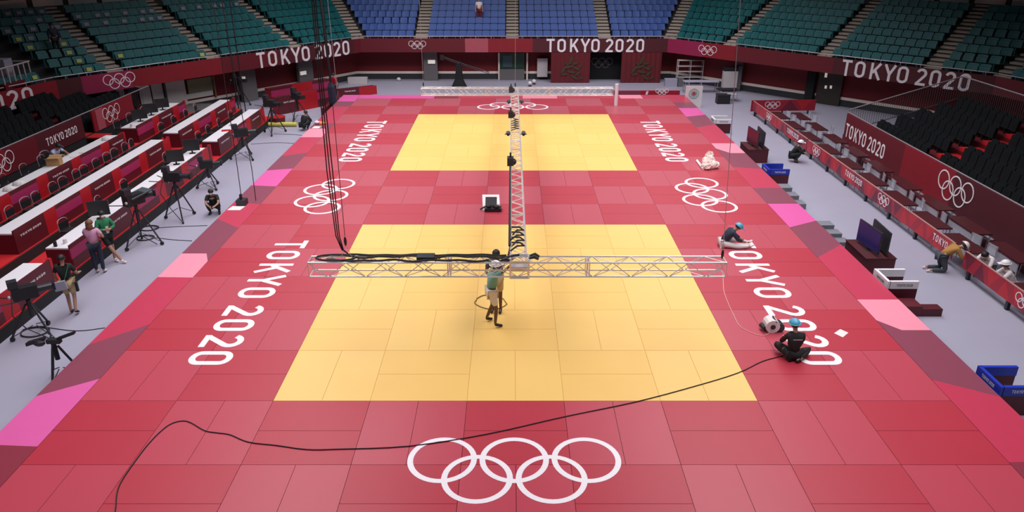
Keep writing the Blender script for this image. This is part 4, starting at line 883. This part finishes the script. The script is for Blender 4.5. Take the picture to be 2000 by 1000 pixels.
for i, (x0, x1) in enumerate(((1076, 1152), (1213, 1291))):
    c = thing('red_curtain', 'dark red hanging curtain with leaf motif, %s the black doorway' % ('left of' if i == 0 else 'right of'), 'curtain')
    a, b = atY(x0, 135, 37.95), atY(x1, 135, 37.95); mb = MB(); n = 40
    for j in range(n):
        xa, xb = a.x+(b.x-a.x)*j/n, a.x+(b.x-a.x)*(j+1)/n; ya, yb = 37.95+.02*math.sin(j*1.3), 37.95+.02*math.sin((j+1)*1.3)
        mb.hexa([(xa, ya, FZ+.02), (xb, yb, FZ+.02), (xb, yb+.02, FZ+.02), (xa, ya+.02, FZ+.02)], [(xa, ya, ZS-.01), (xb, yb, ZS-.01), (xb, yb+.02, ZS-.01), (xa, ya+.02, ZS-.01)])
    mb.build('curtain_cloth', M['curtain_red'], c)
    mb = MB(); cx = (a.x+b.x)/2; w = b.x-a.x; rr = random.Random(3)
    for (u, v, ru, rv, an) in ((0, .72, .30, .10, 1.2), (.12, .62, .22, .08, .3), (-.05, .50, .35, .09, .2), (.15, .45, .28, .08, -.4), (-.18, .40, .30, .09, 1.0), (.02, .33, .30, .09, -.2), (.2, .28, .26, .08, .7), (-.15, .25, .24, .08, .1), (.1, .15, .30, .08, -.6), (.28, .12, .2, .06, .4), (-.1, .60, .2, .06, 2.2), (.25, .52, .2, .06, .9)):
        pts = [(math.cos(2*PI*j/14)*ru*(1+.25*math.sin(5*2*PI*j/14)), math.sin(2*PI*j/14)*rv) for j in range(14)]
        P_ = [(cx+u*w+(x*math.cos(an)-y*math.sin(an)), 37.90-.0003*len(mb.f), -.5+v*1.95+(x*math.sin(an)+y*math.cos(an))) for x, y in pts]; mb.face(P_)
    mb.build('leaf_motif', M['motif'], c)
# jib crane
q = atY(897, 163, 36.6); t = thing('camera_jib', 'black camera jib with long thin arm behind the far truss', 'camera jib', (q.x, 36.6, FZ))
MB().tube([(0, 0, 0), (0, 0, .5), (0, 0, 1.5)], [.52, .28, .16], 8).build('draped_base', M['blk_cloth'], t)
MB().tube([(-1.0, 0, 1.95), (.4, 0, 1.45), (2.0, 0, .95)], .03, 5).build('arm', M['dark'], t); MB().tube([(-1.0, 0, 1.85), (.4, 0, 1.35), (2.0, 0, .85)], .02, 5).build('arm_stay', M['dark'], t); MB().box(-1.2, -.95, -.1, .1, 1.75, 2.05).build('camera_head', M['black'], t); MB().box(-.1, .1, -.12, .12, 1.3, 1.62).build('pivot_block', M['dark'], t)
# low hoarding behind the far right mat corner
t = thing('hoarding_board', 'low red board with rings behind the far right mat corner', 'advertising board'); MB().box(5.9, 9.95, 31.6, 31.68, -.6, .13).build('printed_face', M['bd_red'], t); MB().box(5.9, 7.6, 31.59, 31.598, -.6, .12).build('mauve_block', M['b_mauve'], t)
q = atY(1293, 179, 31.58); rings('rings_emblem', (q.x, 31.59, q.z), (1, 0, 0), (0, 0, 1), .115, M['white_vinyl'], t, w=.03); MB().obox((7.9, 31.585, -.1), (.12, 0, 0), (0, .004, 0), (.05, 0, .2)).build('flame_mark', M['white_vinyl'], t)
# white emblem sign
t = thing('emblem_sign', 'white board with round flower emblem at the far right corner of the mat', 'sign', (0, 0, 0))
a, b = atY(1339, 180, 30.4), atY(1372, 180, 30.4); zt_ = atY(1355, 168, 30.4).z; MB().box(a.x, b.x, 30.4, 30.45, FZ, zt_).build('board_panel', M['c_white'], t)
cz = atY(1355, 183, 30.4).z; cx = (a.x+b.x)/2; em = MB(); fr = (Vector((cx, 30.39, cz)), Vector((1, 0, 0)), Vector((0, 0, 1)), Vector((0, -1, 0)))
ribbon(em, [(.27*math.cos(2*PI*i/30), .27*math.sin(2*PI*i/30)) for i in range(30)], True, .05, fr, .002)
for i in range(8):
    an = 2*PI*i/8; ribbon(em, [(.10*math.cos(an), .10*math.sin(an)), (.2*math.cos(an), .2*math.sin(an))], False, .09, fr, .002)
em.build('round_emblem', M['emblem'], t); em = MB(); ribbon(em, [(.05*math.cos(2*PI*i/12), .05*math.sin(2*PI*i/12)) for i in range(12)], True, .09, fr, .003); em.build('emblem_centre', M['emblem_r'], t)
# rack, cooler, tables
q0, q1 = atY(1320, 150, 37.6), atY(1373, 153, 36.9); t = thing('wire_rack', 'white open shelving rack against the right back wall', 'rack')
w = q1.x-q0.x
for z in (-.1, .27, .62, 1.0): MB().box(q0.x, q1.x, 37.1, 37.5, z, z+.035).build('shelf', M['offwhite'], t)
for x in (q0.x, (q0.x+q1.x)/2, q1.x):
    for y in (37.1, 37.5): MB().tube([(x, y, FZ), (x, y, 1.04)], .025, 6).build('upright', M['offwhite'], t)
q0, q1 = atY(1410, 160, 35.2), atY(1437, 160, 35.2); t = thing('floor_cooler', 'tall white floor air cooler with black top against the right wall', 'air cooler'); zt_ = atY(1424, 130, 35.2).z
MB().box(q0.x, q1.x, 34.9, 35.3, FZ+.25, zt_-.25).build('cabinet', M['offwhite'], t); MB().box(q0.x, q1.x, 34.9, 35.3, zt_-.249, zt_).build('grille_top', M['black'], t); MB().box(q0.x+.02, q1.x-.02, 34.92, 35.28, FZ, FZ+.249).build('base', M['black'], t)
MB().box(q1.x+.01, q1.x+.25, 35.0, 35.35, FZ, zt_+.05).build('side_duct', M['w_grey'], t)
for i, (x0, x1, y_, lb) in enumerate(((1333, 1400, 34.8, 'long grey folding table before the white rack'), (1400, 1440, 32.2, 'dark small table beside the emblem sign'))):
    q0, q1 = atY(x0, 180, y_), atY(x1, 180, y_); t = thing('folding_table', lb, 'table'); MB().box(q0.x, q1.x, y_-.35, y_+.35, .08, .12).build('table_top', M['lav' if i == 0 else 'black'], t)
    for x in (q0.x+.08, q1.x-.08):
        for yy in (y_-.3, y_+.3): MB().tube([(x, yy, .08), (x, yy, FZ)], .02, 6).build('leg', M['steel'], t)
t = thing('black_crate', 'black crate before the small dark table beside the emblem sign', 'crate', (12.6, 31.5, FZ)); MB().box(-.45, .3, -.25, .25, 0, .5).build('crate_body', M['black'], t); MB().box(-.47, .32, -.27, .27, .501, .55).build('crate_lid', M['dark'], t)
t = thing('white_t_bar', 'thin white T shaped bar near the small table at the far right', 'bar'); q = atY(1432, 183, 31.5); MB().tube([(q.x-.35, 31.5, q.z), (q.x+.2, 31.5, q.z-.05)], .03, 6).build('cross_bar', M['c_white'], t); MB().tube([(q.x, 31.5, FZ), (q.x, 31.5, q.z)], .02, 6).build('stand', M['steel'], t)
t = thing('grey_case', 'pale grey case by the right curtain foot', 'case', (10.3, 36.8, FZ)); MB().box(-.25, .55, -.2, .2, 0, .5).build('case_body', M['lav'], t); MB().box(.6, .95, -.25, .2, 0, .55).build('small_case', M['w_grey'], t)
# right diagonal: brown doors, black curtain, pale floor trim
dd = wall_box(3, 1597, 1645, 140, 205, .12, 'door_1', 'brown_door', kind='structure', off=.1, z0=FZ, z1=ZS-.01)
for i, x in enumerate((1611, 1621)): wall_box(3, x, x+4, 167, 173, .03, 'door_light', 'lamp', 'small pale light on the brown door, %s one' % ('left' if i == 0 else 'right'), 'door light', off=.24)
wall_box(3, 1577, 1593, 140, 205, .3, 'black_curtain', 'blk_cloth', 'black gathered curtain left of the brown door', 'curtain', off=.12, z0=FZ, z1=ZS-.01)
wall_box(3, 1436, 1450, 120, 175, .2, 'pillar', 'w_grey', kind='structure', off=.15, z0=FZ, z1=ZS-.01)
wall_box(1, 418, 420, 150, 190, .05, 'door_trim', 'tan', 'second tan trim left of the red wall', 'trim', off=.2)
# white low boxes on the floor left of the back wall
q = at(697, 163, FZ); o = MB().box(q.x-.6, q.x+.7, q.y, q.y+.4, FZ, FZ+.38).build('white_low_box', M['offwhite']); tag(o, 'low white box on the floor at the far left of the back wall', 'box')
q = at(779, 158, FZ); o = MB().ball((0, 0, .12), (.14, .14, .12), 10, zmin=-.95).build('white_ball', M['c_white'], loc=(q.x, q.y, FZ)); tag(o, 'small white round object on the floor left of the far truss', 'ball')
for i, px in enumerate(((1043, 163), (1035, 167))):
    q = at(px[0], px[1]+2, FZ); t = thing('floor_light', 'small white floor light behind the far truss, %s one' % ('right' if i == 0 else 'left'), 'floor light', (q.x, q.y, FZ)); MB().tube([(0, 0, 0), (0, 0, .12)], [.12, .08], 10).build('foot', M['dark'], t); MB().ball((0, 0, .22), .13, 10).build('bulb', M['c_white'], t)
# chain-motor bag hanging at the left of the far mats
t = thing('hanging_chain_bag', 'dark blue chain bag and motor hanging at the far left mat corner', 'chain bag'); q = atY(648, 180, 29.0)
MB().tube([(q.x, 29, q.z-.9), (q.x, 29, q.z-.6), (q.x, 29, q.z+.3), (q.x-.02, 29, q.z+.55)], [.06, .2, .2, .1], 10).build('bag_body', M['c_navy'], t); MB().tube([(q.x, 29, q.z+.55), (q.x-.3, 29, 12)], .07, 6).build('cable_run', M['cable'], t); MB().tube([(q.x+.3, 29, q.z+.2), (q.x+.2, 29, 12)], .015, 5).build('chain', M['steel'], t)
for i, px in enumerate(((456, 150), (470, 150))):
    q = atY(px[0], px[1], 27); o = MB().tube([(q.x, 27, -.2 if i else 0.2), (q.x, 27, 12)], .03 if i else .02, 5).build('hanging_cable', M['cable']); tag(o, 'dark hanging cable at the far left above the desks, %s of two' % ('left' if i == 0 else 'right'), 'cable', 'dark hanging cables at the far left')
# ================================================================ PEOPLE
def skin_obj(name, V, E, R, m, parent, root=0, sub=2):
    me = bpy.data.meshes.new(name); me.from_pydata(V, E, []); me.update()
    o = bpy.data.objects.new(name, me); COL.objects.link(o)
    if not me.skin_vertices: 
        sm = o.modifiers.new('skin', 'SKIN')
        if not me.skin_vertices:
            bm = bmesh.new(); bm.from_mesh(me); bm.verts.layers.skin.verify(); bm.to_mesh(me); bm.free()
    else: sm = o.modifiers.new('skin', 'SKIN')
    sv = me.skin_vertices[0].data
    for i, r in enumerate(R): sv[i].radius = (r, r) if not isinstance(r, tuple) else r; sv[i].use_root = (i == root)
    sm.use_smooth_shade = True
    s2 = o.modifiers.new('sub', 'SUBSURF'); s2.levels = 1; s2.render_levels = 1
    dg = bpy.context.evaluated_depsgraph_get(); ev = o.evaluated_get(dg); nm_ = bpy.data.meshes.new_from_object(ev)
    o.modifiers.clear(); o.data = nm_; nm_.name = name; bpy.data.meshes.remove(me)
    nm_.materials.clear(); nm_.materials.append(m); o.parent = parent; return o
BASE = dict(pelvis=(0, 0, .95), waist=(0, 0, 1.10), chest=(0, .01, 1.28), neck=(0, 0, 1.46), head=(0, .03, 1.60), crown=(0, .03, 1.69),
    shL=(-.17, 0, 1.40), elL=(-.23, -.02, 1.12), haL=(-.25, .06, .89), shR=(.17, 0, 1.40), elR=(.23, -.02, 1.12), haR=(.25, .06, .89),
    hipL=(-.09, 0, .91), knL=(-.10, .02, .50), anL=(-.10, -.01, .09), toL=(-.11, .15, .04), hipR=(.09, 0, .91), knR=(.10, .02, .50), anR=(.10, -.01, .09), toR=(.11, .15, .04))
def person(label, loc, rz, J=None, top=('c_black', 'short'), bottom=('c_navy', 'long'), shoes='c_white', head='hair', hairm='hair', mask=False, skin='skin', z=None, extra=None):
    j = dict(BASE); j.update(J or {}); j = {k: Vector(v) for k, v in j.items()}
    t = thing('person', label, 'person', loc, rz)
    V, E, R = [], [], []
    def add(p, r, frm=None):
        V.append(tuple(p)); R.append(r)
        if frm is not None: E.append((frm, len(V)-1))
        return len(V)-1
    pe = add(j['pelvis'], .12); wa = add(j['waist'], .105, pe); ch = add(j['chest'], .115, wa); nk = add(j['neck'], .052, ch)
    hd_dir = (j['head']-j['neck']).normalized(); fwd = (j['toL']-j['anL']+j['toR']-j['anR']); fwd.z = 0; f2 = Vector(j.get('face', (0, 1, 0))).normalized()
    jaw = add(j['neck'].lerp(j['head'], .55)+f2*.02, (.062, .066), nk); he = add(j['head'], (.078, .090), jaw); cr = add(j['crown'], (.062, .072), he)
    for s in 'LR':
        sh = add(j['sh'+s], .058, ch); el = add(j['el'+s], .042, sh); wr = add(j['el'+s].lerp(j['ha'+s], .85), .028, el); pa = add(j['ha'+s], (.030, .036), wr)
        d = (j['ha'+s]-j['el'+s]).normalized(); side = d.cross(f2).normalized() if abs(d.dot(f2)) < .95 else Vector((1, 0, 0)); curl = side.cross(d)
        for q, (a, l) in enumerate(((-.028, .055), (-.010, .07), (.010, .066), (.028, .05))):
            m1 = add(j['ha'+s]+d*(.035+l*.4)+side*a+curl*.004, .010, pa); add(j['ha'+s]+d*(.035+l*.85)+side*a*1.1+curl*.022, .0085, m1)
        m1 = add(j['ha'+s]+side*(.045 if s == 'L' else -.045)+d*.015, .011, pa); add(j['ha'+s]+side*(.055 if s == 'L' else -.055)+d*.045+curl*.01, .009, m1)
    for s in 'LR':
        hp = add(j['hip'+s], .088, pe); kn = add(j['kn'+s], .056, hp); cf = add(j['kn'+s].lerp(j['an'+s], .35), .052, kn); an = add(j['an'+s], .038, cf); add(j['to'+s], (.036, .026), an)
    skin_obj('body', V, E, R, M[skin], t)
    # face: eyes, nose, ears
    up = (j['crown']-j['head']).normalized(); sd = f2.cross(up).normalized(); f2 = up.cross(sd)*-1 if False else f2
    c = j['head']
    mb = MB()
    for s in (-1, 1): mb.ball(c+f2*.078+sd*.030*s+up*.012, .011, 6)
    mb.build('eyes', M['black'], t)
    MB().ball(c+f2*.092-up*.015, (.012, .014, .018), 6).build('nose', M[skin], t)
    mb = MB()
    for s in (-1, 1): mb.ball(c+sd*.080*s, (.012, .018, .026), 6)
    mb.build('ears', M[skin], t)
    if mask: MB().ball(c+f2*.062-up*.045, (.058, .045, .048), 10).build('face_mask', M['c_white'], t)
    else: MB().obox(c+f2*.082-up*.052-sd*.022, sd*.044, up*.008, f2*.006).build('mouth', M['w_red'], t)
    if head == 'hair':
        mb = MB(); mb.ball((0, 0, 0), (.098, .108, .105), 14, zmin=-.15); o = mb.build('hair', M[hairm], t, smooth=True); o.matrix_local = Matrix.Translation(c+up*.020-f2*.016) @ Matrix((sd, f2, up)).transposed().to_4x4()
    elif head == 'long':
        mb = MB(); mb.ball((0, 0, 0), (.105, .115, .11), 14, zmin=-.1); mb.ball((0, -.05, -.10), (.105, .075, .15), 12); o = mb.build('hair', M[hairm], t, smooth=True); o.matrix_local = Matrix.Translation(c+up*.022-f2*.012) @ Matrix((sd, f2, up)).transposed().to_4x4()
    else:   # helmet / cap
        mb = MB(); mb.ball((0, 0, 0), (.118, .135, .115), 16, zmin=.0); mb.tube([(.125*math.cos(2*PI*i/20), .142*math.sin(2*PI*i/20), .004) for i in range(20)], .012, 6, closed=True)
        o = mb.build('helmet', M[head], t, smooth=True); o.matrix_local = Matrix.Translation(c+up*.030) @ Matrix((sd, f2, up)).transposed().to_4x4()
        b = MB().box(-.07, .07, .11, .20, .0, .015).build('helmet_peak', M[head], o)
        h2 = MB().ball((0, 0, 0), (.092, .10, .09), 10, zmin=-.5).build('hair', M['hair'], t); h2.matrix_local = Matrix.Translation(c-f2*.014+up*.012) @ Matrix((sd, f2, up)).transposed().to_4x4()
    # shirt
    V, E, R = [], [], []
    pe = add(j['pelvis'].lerp(j['waist'], .15), .145); wa = add(j['waist'], .135, pe); ch = add(j['chest'], .148, wa); add(j['chest'].lerp(j['neck'], .72), .085, ch)
    for s in 'LR':
        sh = add(j['sh'+s], .076, ch)
        if top[1] == 'long': el = add(j['el'+s], .058, sh); add(j['el'+s].lerp(j['ha'+s], .78), .044, el)
        else: add(j['sh'+s].lerp(j['el'+s], .72), .066, sh)
    skin_obj('jacket' if top[1] == 'long' else 'shirt', V, E, R, M[top[0]], t)
    V, E, R = [], [], []
    pe = add(j['pelvis'], .140)
    for s in 'LR':
        hp = add(j['hip'+s], .108, pe)
        if bottom[1] == 'long': kn = add(j['kn'+s], .076, hp); add(j['kn'+s].lerp(j['an'+s], .93), .056, kn)
        else: add(j['hip'+s].lerp(j['kn'+s], .85), .092, hp)
    skin_obj('trousers' if bottom[1] == 'long' else 'shorts', V, E, R, M[bottom[0]], t)
    for s in 'LR':
        d = j['to'+s]-j['an'+s]; V, E, R = [], [], []
        a = add(j['an'+s]-d*.12, (.048, .044)); b = add(j['an'+s].lerp(j['to'+s], .55)+Vector((0, 0, -.004)), (.046, .036), a); add(j['to'+s]+d*.12, (.040, .030), b)
        skin_obj('shoe', V, E, R, M[shoes], t)
    return t
def P_(x, y, z): return (x, y, z)
SQUAT = dict(pelvis=(0, -.05, .30), waist=(0, .04, .43), chest=(0, .14, .60), neck=(0, .22, .76), head=(0, .27, .88), crown=(0, .29, .96), shL=(-.17, .17, .70), elL=(-.22, .36, .48), haL=(-.08, .52, .40), shR=(.17, .17, .70), elR=(.22, .36, .48), haR=(.06, .53, .40),
    hipL=(-.10, -.03, .30), knL=(-.20, .34, .46), anL=(-.15, .10, .09), toL=(-.18, .27, .04), hipR=(.10, -.03, .30), knR=(.20, .34, .46), anR=(.15, .10, .09), toR=(.18, .27, .04))
# technician reaching up at the joint (in front), facing right towards the joint
TH = dict(pelvis=(0, 0, .93), chest=(0, .04, 1.27), neck=(0, .07, 1.45), head=(0, .10, 1.58), crown=(0, .10, 1.68), shL=(-.17, .04, 1.39), elL=(-.24, .30, 1.52), haL=(-.20, .52, 1.62), shR=(.17, .04, 1.40), elR=(.16, .28, 1.50), haR=(.10, .50, 1.66), knL=(-.16, .06, .50), anL=(-.20, -.10, .09), toL=(-.24, .05, .04), knR=(.12, .08, .5), anR=(.16, .04, .09), toR=(.16, .21, .04), hipL=(-.10, 0, .9), hipR=(.10, 0, .9))
person('technician in teal shirt and white shorts working at the near truss joint', (-.56, 3.22, 0), -PI/2+.25, TH, ('c_teal', 'short'), ('c_white', 'short'), 'c_black', 'helmet', skin='skin_d')
person('technician in grey shirt and khaki shorts half hidden behind the teal-shirted technician', (-.46, 3.92, 0), PI*.95, dict(elL=(-.32, .02, 1.58), haL=(-.36, .06, 1.84), elR=(.24, .14, 1.16), haR=(.10, .3, 1.1)), ('c_grey', 'short'), ('c_khaki', 'short'), 'c_black', 'hair', skin='skin_d')
SIT1 = dict(pelvis=(0, 0, .13), waist=(0, .02, .28), chest=(0, .06, .48), neck=(0, .09, .68), head=(-.02, .14, .82), crown=(-.03, .15, .91), shL=(-.17, .05, .60), elL=(-.26, .16, .38), haL=(-.12, .36, .30), shR=(.17, .05, .60), elR=(.24, .18, .38), haR=(.06, .38, .28),
    hipL=(-.10, .0, .13), knL=(-.30, .38, .20), anL=(.02, .30, .10), toL=(.10, .38, .05), hipR=(.10, 0, .13), knR=(.46, .22, .15), anR=(.12, -.12, .07), toR=(.02, -.18, .05))
s1 = person('seated technician in black with a blue helmet, back to the camera, on the right mat', (6.28, 1.62, 0), 0, SIT1, ('c_black', 'long'), ('c_black', 'long'), 'c_black', 'c_cyan')
for i in range(7): MB().box(-.10+.03*i, -.08+.03*i, -.115, -.108, .553, .572).build('back_lettering', M['offwhite'], s1)
SIT2 = dict(pelvis=(0, 0, .12), waist=(0, .08, .26), chest=(0, .20, .42), neck=(0, .33, .56), head=(0, .43, .64), crown=(0, .48, .71), shL=(-.17, .24, .52), elL=(-.22, .42, .32), haL=(-.10, .60, .20), shR=(.17, .24, .52), elR=(.22, .40, .30), haR=(.06, .62, .18),
    hipL=(-.10, .02, .12), knL=(-.16, .46, .16), anL=(-.14, .86, .07), toL=(-.16, .96, .14), hipR=(.10, .02, .12), knR=(.22, .44, .10), anR=(.14, .80, .06), toR=(.14, .92, .12), face=(0, .8, -.6))
person('seated technician in navy jacket and white trousers bent over outstretched legs', (6.38, 8.15, 0), -PI/2, SIT2, ('c_navy', 'long'), ('c_white', 'long'), 'c_white', 'c_cyan')
ph = person('photographer in black shirt and khaki shorts walking away with a white shoulder bag', (-11.9, 4.95, FZ), .25, dict(elL=(-.26, .02, 1.15), haL=(-.22, .10, .93), elR=(.27, .05, 1.14), haR=(.26, .26, 1.08), knL=(-.09, .06, .50), anL=(-.08, -.02, .10), toL=(-.08, .14, .04), knR=(.08, .02, .50), anR=(.08, -.16, .14), toR=(.09, -.02, .05)), ('c_black', 'short'), ('c_khaki', 'short'), 'c_black', 'hair')
MB().tube([(-.10, -.19, .86), (.05, -.17, 1.15), (.16, -.03, 1.47), (.15, .15, 1.30), (.02, .18, 1.05), (-.12, .10, .90)], .012, 5).build('bag_strap', M['c_green'], ph)
MB().obox((-.24, -.24, .78), (.30, -.02, .06), (0, .07, 0), (-.03, 0, .24)).build('white_bag', M['lav'], ph); MB().obox((.20, -.12, .68), (.06, 0, 0), (0, .08, 0), (0, 0, .26)).build('lens_pouch', M['c_black'], ph)
person('brown-haired woman in pink shirt and navy trousers, seen from behind by the desks', (-12.5, 7.5, FZ), .15, dict(elR=(.31, .0, 1.16), haR=(.14, .16, 1.12), elL=(-.24, .1, 1.18), haL=(-.10, .22, 1.2)), ('c_pink', 'short'), ('c_navy', 'long'), 'c_white', 'long', 'hair_b')
gm = person('man in green shirt and black shorts with white mask leaning on the front desk', (-12.55, 8.3, FZ), PI+.9, dict(knR=(.02, .20, .52), anR=(-.16, .30, .10), toR=(-.22, .44, .05), elL=(-.26, .08, 1.16), haL=(-.05, .20, 1.13), elR=(.26, .08, 1.16), haR=(.05, .22, 1.16)), ('c_green', 'long'), ('c_black', 'short'), 'c_white', 'hair', mask=True)
MB().obox((-.05, .165, 1.02), (.08, 0, 0), (0, .01, 0), (0, 0, .22)).build('pass_card', M['c_white'], gm)
person('man in black shirt and mask crouching on the floor by the left mat edge', (-10.95, 12.75, FZ), PI+.2, SQUAT, ('c_black', 'short'), ('c_black', 'long'), 'c_black', 'hair', mask=True)
person('crouching person in black clothes behind the orange cone at the far left', (-10.85, 24.9, FZ), -.6, SQUAT, ('c_black', 'long'), ('c_black', 'long'), 'c_black', 'hair')
person('crouching worker in black with white helmet before the long hoarding on the right', (12.45, 19.3, FZ), -PI/2-.3, SQUAT, ('c_black', 'long'), ('c_black', 'long'), 'c_black', 'helmet')
OFF = dict(pelvis=(0, 0, .50), waist=(0, .08, .62), chest=(0, .20, .78), neck=(0, .30, .92), head=(0, .40, 1.02), crown=(0, .44, 1.10), shL=(-.18, .22, .88), elL=(-.26, .40, .76), haL=(-.12, .60, .74), shR=(.18, .22, .88), elR=(.26, .40, .76), haR=(.12, .60, .74), hipL=(-.1, 0, .48), knL=(-.12, .40, .46), anL=(-.12, .36, .09), toL=(-.12, .50, .04), hipR=(.1, 0, .48), knR=(.12, .40, .46), anR=(.12, .36, .09), toR=(.12, .50, .04), face=(0, .8, -.6))
person('official in pale blue shirt bent over the long back row desk', (-17.55, 14.5, PZ[2]), -PI/2-.2, OFF, ('c_lblue', 'short'), ('c_black', 'long'), 'c_black', 'hair')
chair(-17.62, 14.45, PZ[2], -PI/2-.2, 'black hoop-backed chair under the official in pale blue shirt')
KN = dict(pelvis=(0, 0, .50), waist=(0, .12, .62), chest=(0, .28, .74), neck=(0, .44, .82), head=(0, .56, .86), crown=(0, .64, .90), shL=(-.18, .32, .80), elL=(-.24, .46, .56), haL=(-.14, .66, .46), shR=(.18, .32, .80), elR=(.24, .46, .56), haR=(.12, .66, .46), hipL=(-.1, .0, .48), knL=(-.13, .10, .08), anL=(-.12, -.34, .08), toL=(-.12, -.42, .04), hipR=(.1, 0, .48), knR=(.13, .14, .08), anR=(.12, -.30, .08), toR=(.12, -.40, .04), face=(0, .7, -.7))
person('kneeling worker in ochre jacket and white helmet at the gap in the hoarding', (12.90, 7.66, FZ), -PI/2-.1, KN, ('c_ochre', 'long'), ('c_grey', 'long'), 'c_white', 'helmet')
person('bending worker in white shirt behind the near hoarding, beside the ochre jacket', (14.05, 7.2, FZ), PI/2+.5, dict(SQUAT, head=(0, .34, .80), crown=(0, .40, .86)), ('c_white', 'long'), ('c_grey', 'long'), 'c_black', 'hair')
person('crouching worker in white with white helmet behind the near hoarding', (14.1, 6.15, FZ), PI/2-.2, SQUAT, ('c_white', 'long'), ('c_white', 'long'), 'c_black', 'helmet')
s = nearest_seat(942, 28); p = v3(s[4], s[5])-Vector((0, .42, 0))
person('small figure in white shirt and red trousers standing among the blue seats', p, PI+.3, None, ('c_white', 'short'), ('w_red', 'long'), 'c_black', 'hair')
s = nearest_seat(93, 88); a, t_, n_ = side_frame(s[0]); p = v3(s[4]-n_*.42, s[5])
person('small figure in dark clothes standing among the teal seats at the far left', p, s[6]+PI, None, ('c_navy', 'long'), ('c_black', 'long'), 'c_black', 'hair')
# the copied prototypes are placed themselves; nothing is left over

person('person in red shirt and dark trousers standing between the far red desks', (-10.7, 31.95, FZ), PI*.8, None, ('bd_red', 'short'), ('c_navy', 'long'), 'c_black', 'hair')
